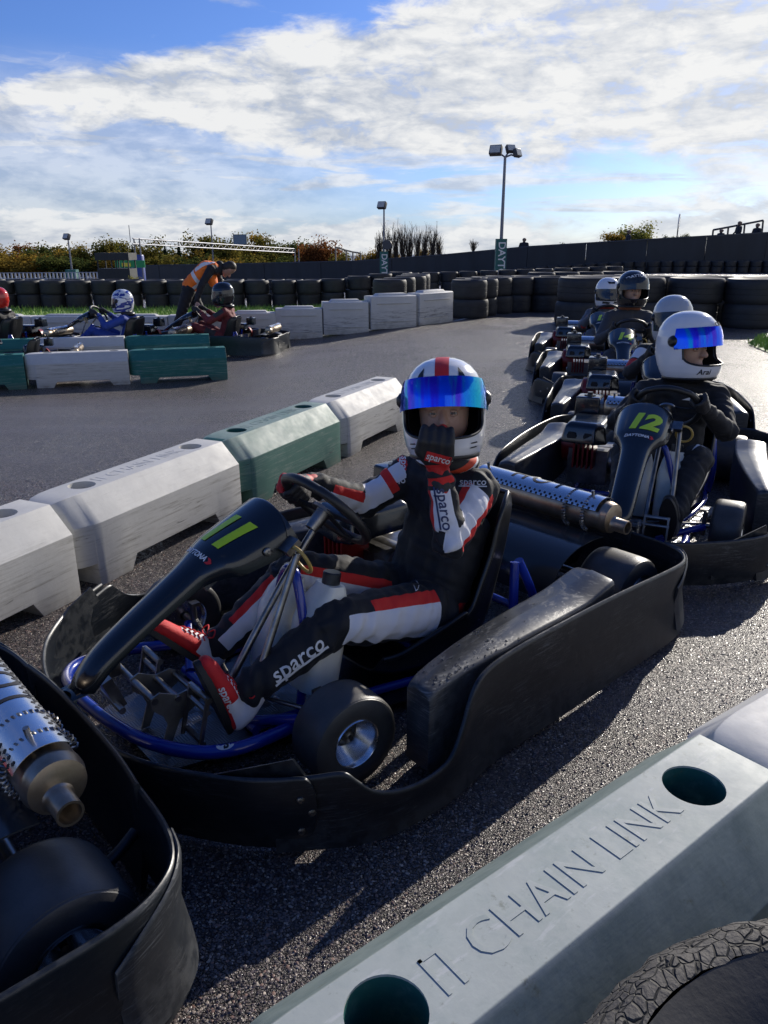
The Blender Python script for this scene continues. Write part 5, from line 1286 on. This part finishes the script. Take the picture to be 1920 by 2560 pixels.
# ---- marshal bending over the red kart
def marshal():
    gz_ = terr(-3.0, 13.3)
    root = empty('person', (-3.2, 13.3, gz_), 0, label='marshal in orange hi-vis vest bending over the dark helmeted driver', cat='person'); root.scale = (1.1, 1.1, 1.06)
    J = {k: V(v) for k, v in dict(hipL=(-.02, -.10, .86), hipR=(-.04, .09, .86), knL=(-.17, -.13, .46), knR=(.10, .12, .46), anL=(-.34, -.13, .08), anR=(.08, .13, .08), pel=(-.02, 0, .90), che=(.26, -.02, 1.17), nek=(.46, -.05, 1.20),
         shL=(.36, -.21, 1.17), shR=(.36, .15, 1.17), elL=(.22, -.30, .93), elR=(.42, .10, .90), wrL=(.14, -.33, .70), wrR=(.40, -.12, .72)).items()}
    mb = body_caps(J, 1.2, 1.12); me = remesh(mb, .012, 5); add_fields(me, body_bones(J, 1.15, (0, -1, 0)), {}, .008)
    me.materials.append(suit_mat('black_workwear', (.012, .012, .016), (.02, .02, .02), (.1, .1, .1))); link('clothing', me, None, root)
    q = MB(); lat = V((0, 1, 0))
    for s in (-1, 1):
        q.capsule(J['pel'] + lat * .07 * s + V((.02, 0, .02)), J['che'] + lat * .07 * s, .118, .122, 16, 5); q.capsule(J['che'] + lat * .06 * s, J['che'].lerp(J['nek'], .62) + lat * .08 * s, .118, .085, 16, 5)
    q.capsule(J['che'] + V((.02, 0, -.05)), J['che'] + V((.10, -.08, -.22)), .10, .07, 14, 5)
    vm_ = remesh(q, .011, 4); add_fields(vm_, {'b': (J['pel'], J['nek'], .15, (0, -1, .3))}, {'b': [('w', .30, .40, 0, 180), ('w', .0, 1, 38, 10), ('w', .45, 1, -30, 9)]}, .007)
    M_v = suit_mat('orange_hi_vis', (1.0, .20, .015), (1.0, .20, .015), (.70, .71, .72), .7); vm_.materials.append(M_v); link('hi_vis_vest', vm_, None, root)
    hd = link('head', with_mat(HEAD, M_skin), None, root); hd.location = J['nek'] + V((.13, .0, -.04)); hd.rotation_euler = (0, R(62), R(-10))
    hm = MB(); hm.capsule((-.018, 0, .045), (-.03, 0, -.01), .088, .084, 20, 8); h2 = remesh(hm, .008, 2); h2.materials.append(M_hair); link('hair', h2, None, hd)
    for s in (1, -1):
        e = MB(); e.capsule((.0, .082 * s, -.02), (.002, .084 * s, -.045), .010, .007, 10, 4); e.build('ear', M_skin, hd, 180)
    for s in 'LR':
        q = MB(); hand_capsules(q, J['wr' + s], J['wr' + s] + V((.01, -.0, -.095)), (0, 1, .1), .014, 1.1, 1); q.capsule(J['wr' + s], J['wr' + s].lerp(J['el' + s], .25), .03, .035, 12, 4)
        hm_ = remesh(q, .006, 2); hm_.materials.append(M_skin); link('hand', hm_, None, root)
        shoe(root, J['an' + s], J['an' + s] + V((-.06, 0, -.08)), J['an' + s] + V((.21, 0, -.08)), DS, 1.25, False)
marshal()
# ---------------------------------------------------------------- background
CAMZ = 1.36; CP, SP_ = math.cos(R(18.94)), math.sin(R(18.94))
def at(u, v, Y):
    """point at distance Y whose position was measured in the photograph (1920 x 2560)"""
    x = (u - 960) / 1923; y = (1280 - v) / 1923; r = V((x, CP + y * SP_, -SP_ + y * CP)); t = Y / r.y
    return V((r.x * t, Y, CAMZ + r.z * t))
M_wall = mat('dark_board', (.020, .026, .036), .6, var=.4, vscale=1.2, stretch=(1, 1, .3))
M_wall2 = mat('dark_board_cap', (.045, .05, .06), .5)
# long dark boarded wall climbing to the right
wp = [(300, 666, 82, 26), (450, 663, 75, 28), (660, 659, 68, 28), (880, 654, 62, 30), (1090, 640, 56, 36), (1320, 618, 51, 52), (1620, 600, 49, 70), (1920, 583, 48, 90), (2150, 570, 48, 105)]
tops = [at(u, v, Y) for u, v, Y, h in wp]
wr_ = empty('boarded_wall', (tops[3].x, tops[3].y, terr(tops[3].x, tops[3].y)), label='long dark boarded wall rising to the right behind the track', cat='wall')
for i in range(len(tops) - 1):
    a, b = tops[i], tops[i + 1]; L = (b - a).length; n = max(2, int(L / 3.0)); d_ = (b - a) / n
    for k in range(n):
        p, q = a + d_ * k, a + d_ * (k + 1); p2 = p.lerp(q, .995)
        nn = V((q.y - p.y, p.x - q.x, 0)).normalized(); off = nn * (.03 if (k + i) % 2 else 0.0)
        mb = MB(); zb0, zb1 = terr(p.x, p.y) - .3, terr(q.x, q.y) - .3
        mb.rings([[V((p.x, p.y, zb0)), V((p2.x, p2.y, zb1)), V((p2.x, p2.y, p2.z)), V((p.x, p.y, p.z))], [V((p.x, p.y, zb0)) - nn * .08, V((p2.x, p2.y, zb1)) - nn * .08, V((p2.x, p2.y, p2.z)) - nn * .08, V((p.x, p.y, p.z)) - nn * .08]])
        o = mb.build('board_panel', M_wall, wr_, 0); o.location = off - V(wr_.location)
cap = MB(); cap.tube([t + V((0, 0, .03)) for t in tops], .05, 6); cap.build('top_rail', M_wall2, wr_, 60, loc=-V(wr_.location))
# spectator bank behind the wall on the right
bk = MB(); rg = []
for t in tops[4:]:
    rg.append([V((t.x, t.y + .3, terr(t.x, t.y) - .5)), V((t.x, t.y + .3, t.z - .95)), V((t.x * 1.0, t.y + 6, t.z - .95)), V((t.x, t.y + 12, terr(t.x, t.y) - .5))])
bk.rings(rg); tag(bk.build('spectator_bank', mat('bank_soil', (.05, .06, .03), .9, var=.4, vscale=1), None, 0), 'grassy bank behind the dark wall', 'bank', kind='structure')
# spectators
def spectator():
    J = {k: V(v) for k, v in dict(hipL=(0, .10, .88), hipR=(0, -.10, .88), knL=(.02, .11, .48), knR=(.02, -.11, .48), anL=(0, .11, .06), anR=(0, -.11, .06), pel=(0, 0, .95), che=(0, 0, 1.22), nek=(0, 0, 1.45), shL=(0, .20, 1.38), shR=(0, -.20, 1.38), elL=(.02, .27, 1.12), elR=(.02, -.27, 1.12), wrL=(.16, .18, 1.02), wrR=(.16, -.18, 1.02)).items()}
    mb = body_caps(J, 1.2, 1.15); me = remesh(mb, .022, 4); me.materials.append(mat('dark_coat', (.016, .018, .026), .8))
    hm = MB(); hm.capsule((0, 0, 1.60), (.01, 0, 1.54), .10, .075, 14, 5); hm.capsule((-.01, 0, 1.62), (-.01, 0, 1.60), .106, .10, 14, 5); h = hm.mesh('head', 180); h.materials.append(mat('dark_skin_tone_in_shade', (.20, .13, .10), .7))
    return me, h
SPM, SPH = spectator()
for u, v, Y, lab in [(1311, 602, 52.5, 'spectator above the dark wall just right of the tall lamp post'), (1573, 582, 50.6, 'spectator above the dark wall in front of the yellow bush'), (1804, 580, 49.8, 'small spectator under the low end of the steel frame'),
                     (1850, 560, 49.6, 'spectator standing inside the steel frame above the wall'), (1895, 565, 49.6, 'spectator at the right end of the steel frame above the wall')]:
    p = at(u, v - 7, Y); base = p.z - 1.72 * (.8 if u == 1804 else 1)
    o = empty('person', (p.x, p.y, base), R(200 + random.uniform(-40, 40)), label=lab, cat='person', group='spectators on the bank'); o.scale = (1.25, 1.25, .8 if u == 1804 else 1)
    link('clothing', SPM, None, o); link('head', SPH, None, o)
M_pole = mat('galvanised_pole', (.16, .17, .21), .45, .7); M_lampb = mat('lamp_body', (.05, .05, .055), .5); M_lglass = mat('lamp_glass', (.45, .46, .44), .15); M_teal = mat('teal_pad', (.012, .12, .11), .5, var=.15, vscale=3); M_dpad = mat('dark_pad', (.015, .03, .035), .5)
def lamp_post(u, vtop, vbase, Y, heads, label, pad=None, lean=0, r=.06):
    T = at(u, vtop, Y); bz = terr(T.x, T.y); o = empty('lamp_post', (T.x, T.y, bz), 0, label=label, cat='lamp post', group='floodlight posts'); H = T.z - bz
    mb = MB(); mb.tube([(lean * 0, 0, -.3), (0, 0, H * .5), (lean, 0, H)], [r * 1.2, r, r * .8], 12); mb.build('pole', M_pole, o, 60)
    for (dx, dz, s, yaw, tilt) in heads:
        hb = MB(); rot = Matrix.Rotation(R(yaw), 3, 'Z') @ Matrix.Rotation(R(tilt), 3, 'X'); hb.box((0, 0, 0), (s, s * .45, s * .75)); me = bevel_mesh(hb.mesh('h'), s * .06, 2); me.materials.append(M_lampb)
        h = link('floodlight', me, None, o, (lean + dx, 0, H + dz)); h.rotation_euler = rot.to_euler()
        g2 = MB(); g2.box((0, -s * .235, 0), (s * .84, s * .02, s * .6)); g2.build('lamp_glass', M_lglass, h, 0)
        ar = MB(); ar.tube([(lean, 0, H - .05), (lean + dx * .5, 0, H + dz * .4), (lean + dx, 0, H + dz - s * .3)], r * .5, 8); ar.build('bracket', M_pole, o)
    if pad:
        w, z0, z1, m, txt = pad; q = MB(); q.box((0, 0, (z0 + z1) / 2 - bz), (w, w * .8, z1 - z0)); pd = q.build('post_pad', m, o, 0)
        if txt:
            tm = text_mesh(txt, w * .95, 0, w * .012, 'LEFT', .95); tm.materials.append(M_lw); t_o = link('pad_lettering', tm, None, pd); t_o.location = (w * .02, -w * .4 - .008, z1 - bz - .12); t_o.rotation_euler = (R(90), R(90), 0)
    return o
p = at(1252, 600, 37)
lamp_post(1263, 390, 700, 37, [(-.42, .22, .55, -25, -25), (.22, .28, .42, 20, -30), (.52, .12, .45, 50, -20)], 'tall lamp post with three floodlights and a green lettered pad', (.48, at(1252, 700, 36.7).z, at(1252, 597, 37).z, M_teal, 'DAYTONA'), r=.075)
lamp_post(960, 520, 690, 50, [(-.12, .15, .55, -30, -25)], 'lamp post with one floodlight left of the bare trees', (.52, at(955, 690, 50).z, at(955, 629, 50).z, M_teal, 'DAYTONA'), r=.06)
lamp_post(527, 560, 690, 80, [(-.15, .2, .75, -30, -25)], 'lamp post rising behind the lattice gantry', None, r=.07)
lamp_post(170, 597, 700, 85, [(-.12, .2, .8, -30, -25)], 'short looking lamp post with teal pad in front of the left trees', (1.1, at(185, 702, 85).z, at(185, 674, 85).z, M_teal, None), r=.09)
# ventilator disc on the middle post
q = MB(); c0 = at(968, 612, 49.6); q.lathe([(.0001, .04), (.28, .04), (.30, 0), (.28, -.04), (.0001, -.04)], 20, Matrix.Translation(c0) @ Matrix.Rotation(R(80), 4, 'X')); tag(q.build('round_mirror', M_lampb), 'dark round disc fixed to the lamp post left of the bare trees', 'mirror')
# lattice gantry
def gantry():
    L, Rr = at(332, 596, 66), at(735, 622, 92); M_g = mat('gantry_aluminium', (.20, .21, .24), .5, .5)
    o = empty('lattice_gantry', (L.x, L.y, terr(L.x, L.y)), label='silver lattice gantry with blue padded legs over the track', cat='gantry'); off = V(o.location)
    h = .42; d_ = (Rr - L); n = 26
    for nm, dz, dy in (('chord', 0, 0), ('chord', -h, -.25), ('chord', -h, .25)):
        q = MB(); q.cyl(L + V((0, dy, dz)) - off, Rr + V((0, dy, dz)) - off, .055, 8); q.build(nm, M_g, o)
    for k in range(n):
        a = L + d_ * (k / n) - off; b = L + d_ * ((k + .5) / n) - off; c = L + d_ * ((k + 1) / n) - off
        q = MB(); q.cyl(a, b + V((0, -.25, -h)), .025, 6); q.cyl(b + V((0, -.25, -h)), c, .025, 6); q.build('lattice_brace', M_g, o)
    for P, w, v1, v2, u in ((L, 1.15, 637, 706, 346), (Rr, 1.15, 655, 686, 735)):
        base = terr(P.x, P.y)
        for dx in (-.22, .22):
            q = MB(); q.cyl(V((P.x + dx + .3, P.y, base)) - off, V((P.x + dx + .3, P.y, P.z)) - off, .06, 8); q.build('leg', M_g, o)
        zt, zb_ = at(u, v1, P.y).z, at(u, v2, P.y).z; q = MB(); q.lathe([(.0001, zt), (w * .42, zt), (w * .46, zt - .1), (w * .46, base), (.0001, base)], 16, Matrix.Translation(V((P.x + .3, P.y - .3, 0)) - V((off.x, off.y, off.z)))); q.build('leg_pad', mat('blue_pad', (.012, .05, .30), .45, var=.2, vscale=2), o, 40)
    c = at(600, 599, 83); q = MB(); q.box(c - off, (1.35, .25, 1.0)); bx = q.build('timing_board', mat('board_back', (.04, .07, .11), .4), o, 0)
    q = MB(); q.box(c - off + V((0, -.14, 0)), (1.2, .03, .86)); q.build('board_screen', mat('board_screen', (.10, .17, .26), .25), o, 0)
    m_ = at(322, 563, 66); q = MB(); q.cyl(V((m_.x, m_.y, L.z - .3)) - off, m_ - off, .03, 6); q.build('mast', M_g, o)
gantry()
# marshal hut
def hut():
    a, b = at(249, 632, 54), at(329, 630, 54); base = terr(a.x, 54); o = empty('marshal_hut', ((a.x + b.x) / 2, 54, base), label='small dark marshal hut with a window opening beside the blue padded gantry leg', cat='hut')
    W_, H = b.x - a.x, a.z - base; M_h = mat('hut_board', (.022, .028, .030), .6, var=.3, vscale=2)
    q = MB(); zs = at(280, 671, 54).z - base; q.box((0, 0, zs / 2), (W_, 1.6, zs)); q.build('wall', M_h, o, 0)
    zt = at(280, 650, 54).z - base; q = MB(); q.box((0, 0, (H + zt) / 2), (W_ * 1.04, 1.8, H - zt)); q.build('roof', M_h, o, 0)
    for x in (-.47, -.05, .1, .47):
        q = MB(); q.box((x * W_, -.74, (zs + zt) / 2), (.07, .07, zt - zs + .02)); q.build('post', M_h, o, 0); q = MB(); q.box((x * W_, .74, (zs + zt) / 2), (.07, .07, zt - zs + .02)); q.build('post', M_h, o, 0)
    # hoarding seen through it
    p0, p1 = at(287, 651, 62), at(363, 669, 62); q = MB(); hb = empty('advertising_board', ((p0.x + p1.x) / 2, 62, terr(p0.x, 62)), label='green and yellow advertising board seen through the hut window', cat='board'); off = V(hb.location)
    q.box(V(((p0.x + p1.x) / 2, 62, (p0.z + p1.z) / 2)) - off, (p1.x - p0.x, .08, p0.z - p1.z)); q.build('panel', mat('hoarding_green', (.02, .30, .10), .5), hb, 0)
    q = MB(); q.box(V((p0.x + (p1.x - p0.x) * .38, 61.94, (p0.z + p1.z) / 2 - .05)) - off, ((p1.x - p0.x) * .30, .04, (p0.z - p1.z) * .5)); q.build('yellow_patch', mat('hoarding_yellow', (.75, .62, .05), .5), hb, 0)
    for s in (.1, .9):
        q = MB(); q.cyl(V((p0.x + (p1.x - p0.x) * s, 62.05, terr(p0.x, 62))) - off, V((p0.x + (p1.x - p0.x) * s, 62.05, p1.z)) - off, .05, 8); q.build('post', M_pole, hb)
hut()
# pale railing on the left
def railing():
    a, b = at(-60, 683, 80), at(500, 679, 88); o = empty('railing', (a.x, a.y, terr(a.x, a.y)), label='pale crowd railing with upright posts in front of the left trees', cat='railing'); off = V(o.location); M_r = mat('pale_rail', (.42, .45, .50), .5, .3); n = 62
    for f in (0, -.55, -1.0):
        q = MB(); q.cyl(a + V((0, 0, f)) - off, b + V((0, 0, f)) - off, .035, 6); q.build('rail', M_r, o)
    for k in range(n + 1):
        p = a.lerp(b, k / n); q = MB(); q.box(V((p.x, p.y, p.z - .62)) - off, (.16, .06, 1.3)); q.build('post', M_r, o, 0)
railing()
# frame of posts like a goal, and steel frame above the wall, round sign
def stick_frame(name, label, cat, segs, m, r):
    p0 = V(segs[0][0]); o = empty(name, p0, label=label, cat=cat)
    for a, b in segs: q = MB(); q.cyl(V(a) - p0, V(b) - p0, r, 8); q.build('bar', m, o)
    return o
M_wd = mat('frame_timber', (.30, .26, .20), .7); Y = 75
T = [at(839, 618, Y), at(839, 656, Y), at(902, 633, Y), at(902, 654, Y), at(866, 626, Y), at(866, 655, Y), at(882, 630, Y), at(882, 655, Y)]
gy_ = [V((t.x, t.y, terr(t.x, t.y))) for t in T]
stick_frame('timber_frame', 'open timber frame behind the wall between the red-brown and bare trees', 'frame', [(gy_[0], T[0]), (T[0], T[4]), (gy_[4], T[4]), (T[4], T[6]), (gy_[6], T[6]), (T[6], T[2]), (gy_[2], T[2])], M_wd, .07)
Y = 51; T = [at(u, v, Y) for u, v in ((1783, 590), (1783, 575), (1821, 586), (1821, 568), (1862, 580), (1862, 560), (1908, 578), (1908, 551))]
dn = V((0, 0, -1.4))
stick_frame('steel_frame', 'sloping steel rail frame above the wall at the right edge', 'frame', [(T[0] + dn, T[1]), (T[1], T[3]), (T[2] + dn, T[3]), (T[3], T[5]), (T[4] + dn, T[5]), (T[5], T[7]), (T[6] + dn, T[7])], M_lampb, .06)
def rsign():
    c = at(1697, 554, 51); o = empty('round_sign', (c.x, c.y, c.z - 2.6), label='round white sign on a thin pole above the dark wall', cat='sign')
    q = MB(); q.cyl((0, 0, 0), (0, 0, 2.6), .04, 8); q.build('pole', M_lampb, o); q = MB(); q.lathe([(.0001, .03), (.46, .03), (.46, -.03), (.0001, -.03)], 28, Matrix.Translation((0, -.05, 2.6)) @ Matrix.Rotation(R(66), 4, 'Z') @ Matrix.Rotation(R(90), 4, 'X')); ds = q.build('disc', M_lw, o, 30)
rsign()
# ---- trees
def leaf_mat(name, c1, c2, c3):
    m = mat(name, c1, .6); t, q, b = mnodes(m); co = q.n('ShaderNodeTexCoord').outputs['Object']
    c = q.mix(q.ss(q.noise(co, 1.1, 4), .38, .62), c1, c2); c = q.mix(q.ss(q.noise(co, 4.0, 4), .5, .68), c, c3); t.links.new(c, b.inputs['Base Color'])
    df = q.n('ShaderNodeBsdfDiffuse', i={0: c}); tr = q.n('ShaderNodeBsdfTranslucent', i={0: c}); mx = q.n('ShaderNodeMixShader', i={0: .45, 1: df.outputs[0], 2: tr.outputs[0]})
    t.links.new(mx.outputs[0], [n for n in t.nodes if n.type == 'OUTPUT_MATERIAL'][0].inputs[0])
    return m
M_bark = mat('bark', (.055, .045, .036), .9, var=.4, vscale=4)
LV = dict(olive=leaf_mat('olive_leaves', (0.123, 0.123, 0.027), (0.190, 0.142, 0.030), (0.067, 0.085, 0.023)), gold=leaf_mat('golden_leaves', (0.304, 0.199, 0.034), (0.190, 0.142, 0.034), (0.380, 0.228, 0.038)), green=leaf_mat('green_leaves', (0.067, 0.095, 0.027), (0.114, 0.118, 0.030), (0.042, 0.065, 0.023)),
          rust=leaf_mat('rust_leaves', (0.228, 0.085, 0.030), (0.162, 0.067, 0.027), (0.285, 0.133, 0.038)), dark=leaf_mat('conifer_needles', (0.023, 0.042, 0.027), (0.038, 0.057, 0.030), (0.015, 0.027, 0.019)), pale=leaf_mat('pale_leaves', (0.285, 0.266, 0.057), (0.190, 0.209, 0.057), (0.361, 0.304, 0.076)))
def tree_mesh(seed, shape='round', n=1500, leaf=.24):
    rnd = random.Random(seed); W_ = MB(); mb = MB(); H = 1.0
    W_.tube([(0, 0, 0), (.01, 0, .25), (0, .01, .55)], [.035, .026, .014], 8); cl = []
    for k in range(22 if shape != 'bare' else 40):
        a = rnd.random() * 6.28; z0 = rnd.uniform(.22, .6); 
        if shape == 'cone': rr = .30 * (1 - z0 * .9); z1 = z0 + .05
        elif shape == 'bare': rr = rnd.uniform(.03, .20); z1 = min(1.0, z0 + rnd.uniform(.25, .5))
        else: rr = rnd.uniform(.12, .33); z1 = z0 + rnd.uniform(.1, .36)
        e = V((math.cos(a) * rr, math.sin(a) * rr, z1)); s = V((0, 0, z0 * .8)); m_ = s.lerp(e, .5) + V((rnd.gauss(0, .02), rnd.gauss(0, .02), .02))
        W_.tube([s, m_, e], [.011, .007, .003], 5); cl.append(e)
        if shape == 'bare':
            for _ in range(7):
                q = s.lerp(e, rnd.uniform(.4, 1)); f = q + V((rnd.gauss(0, .05), rnd.gauss(0, .05), rnd.uniform(.05, .16))); W_.tube([q, q.lerp(f, .5) + V((rnd.gauss(0, .01), 0, 0)), f], [.004, .003, .0015], 4); cl.append(f)
    for k in range(n):
        if shape == 'round':
            c = rnd.choice(cl); p = c + V((rnd.gauss(0, .085), rnd.gauss(0, .085), rnd.gauss(0, .075)))
        elif shape == 'cone':
            z = rnd.uniform(.08, 1.0) ; rr = .27 * (1 - z) * rnd.uniform(.5, 1.05) * (1 + .25 * math.sin(z * 60)) + .01; a = rnd.random() * 6.28; p = V((math.cos(a) * rr, math.sin(a) * rr, z))
        else:
            c = rnd.choice(cl); p = c + V((rnd.gauss(0, .02), rnd.gauss(0, .02), rnd.gauss(0, .02)))
        s = leaf * rnd.uniform(.05, .12) * (.5 if shape == 'bare' else 1); x = V((rnd.gauss(0, 1), rnd.gauss(0, 1), rnd.gauss(0, .6))).normalized(); y = x.cross(V((rnd.gauss(0, 1), rnd.gauss(0, 1), rnd.gauss(0, 1)))).normalized()
        mb.add([p - x * s, p + y * s * .7, p + x * s * .9, p - y * s * .8], [(0, 1, 2, 3)])
    return W_.mesh('trunk', 60), mb.mesh('crown', 0, recalc=False)
TM = {'round': [tree_mesh(k, 'round', 3000, .30) for k in (1, 2, 3, 4)], 'cone': [tree_mesh(11, 'cone', 2600, .26)], 'bare': [tree_mesh(k, 'bare', 160, .2) for k in (21, 22, 23)]}
CR = {}
def tree(u, vtop, Y, wpx, kind, col, label, group, base=None, sink=0):
    T = at(u, vtop, Y); bz = terr(T.x, T.y) if base is None else base; H = (T.z - bz) / .96; Wd = wpx / 1923 * Y / .70
    o = empty('tree', (T.x, T.y, bz), random.random() * 6.28, label=label, cat='tree', group=group); o.scale = (Wd, Wd, H)
    tm, cm = random.choice(TM[kind]); key = (cm.name, col)
    if not tm.materials: tm.materials.append(M_bark)
    link('trunk', tm, None, o)
    if key not in CR: CR[key] = with_mat(cm, LV[col])
    link('crown', CR[key], None, o)
TL = 'trees along the far left treeline'
spec = [(-20, 612, 'gold'), (22, 622, 'gold'), (60, 618, 'rust'), (96, 613, 'green'), (128, 616, 'olive'), (165, 618, 'gold'), (200, 616, 'olive'), (232, 618, 'gold'), (262, 602, 'olive'), (292, 612, 'green'), (318, 613, 'olive'), (372, 603, 'olive'), (402, 612, 'green'), (470, 622, 'gold'), (500, 592, 'olive'),
        (535, 594, 'green'), (570, 596, 'olive'), (600, 604, 'olive'), (632, 594, 'gold'), (662, 600, 'olive'), (694, 610, 'green'), (728, 618, 'olive'), (755, 608, 'green')]
cw = dict(gold='golden', rust='rust coloured', green='dull green', olive='olive brown')
for k, (u, v, c) in enumerate(spec):
    tree(u, v, 128 + random.uniform(-8, 8), random.uniform(58, 80), 'round', c, '%s autumn tree, %s from the left in the far treeline' % (cw[c], ORD[k]), TL)
for u, v, w in ((412, 618, 40), (446, 612, 44), (330, 618, 36)): tree(u, v, 120, w, 'cone', 'dark', 'dark pointed conifer in the far treeline at the left', TL)
for k, (u, v) in enumerate(((10, 640), (70, 642), (140, 642), (210, 640), (280, 640), (350, 640), (420, 642), (490, 640), (560, 640), (640, 640), (720, 640), (790, 645))):
    tree(u, v, 112, 90, 'round', random.choice(['olive', 'gold', 'green']), 'low shrubby tree, %s from the left at the foot of the treeline' % ORD[k], TL)
for u, v, w in ((792, 604, 62), (822, 603, 66), (770, 612, 50)): tree(u, v, 110, w, 'round', 'rust', 'red-brown autumn tree right of the gantry', 'red-brown trees')
for k, (u, v, w) in enumerate(((850, 630, 50), (905, 632, 50), (940, 625, 44), (1060, 628, 50), (1000, 634, 60), (1090, 636, 50))): tree(u, v, 105, w, 'round', random.choice(['olive', 'gold']), ('low olive shrub left of the timber frame', 'low olive shrub right of the timber frame', 'low olive shrub at the middle lamp post', 'low olive shrub right below the bare trees', 'low olive shrub below the middle of the bare trees', 'low olive shrub at the right end of the bare trees')[k], 'shrubs by the bare trees')
for k, u in enumerate((948, 972, 990, 1008, 1024, 1044, 1062, 1082, 1098)): tree(u, (576, 572, 580, 570, 574, 578, 572, 576, 590)[k], 100, 50, 'bare', 'gold', 'tall bare leafless tree, %s from the left beside the middle lamp post' % ORD[k], 'bare trees')
tree(1185, 601, 80, 46, 'bare', 'gold', 'small bare bush above the dark wall left of the tall lamp post', 'bushes above the wall', base=at(1185, 640, 80).z)
tree(1530, 584, 62, 52, 'round', 'gold', 'small yellow bush above the dark wall', 'bushes above the wall', base=at(1530, 640, 62).z)
tree(1592, 563, 64, 84, 'round', 'pale', 'pale green leafy tree above the dark wall right of the yellow bush', 'bushes above the wall', base=at(1592, 650, 64).z)
for u, v in ((1418, 607), (1675, 588), (1715, 584)): tree(u, v, 66, 26, 'round', 'green', 'tiny dark shrub poking over the dark wall', 'bushes above the wall', base=at(u, 640, 66).z)
q_b = at(337, 690, 58); tree(337, 690, 34, 24, 'round', 'pale', 'small pale weed beside the blue padded gantry leg', 'weeds', base=terr(q_b.x, 34))
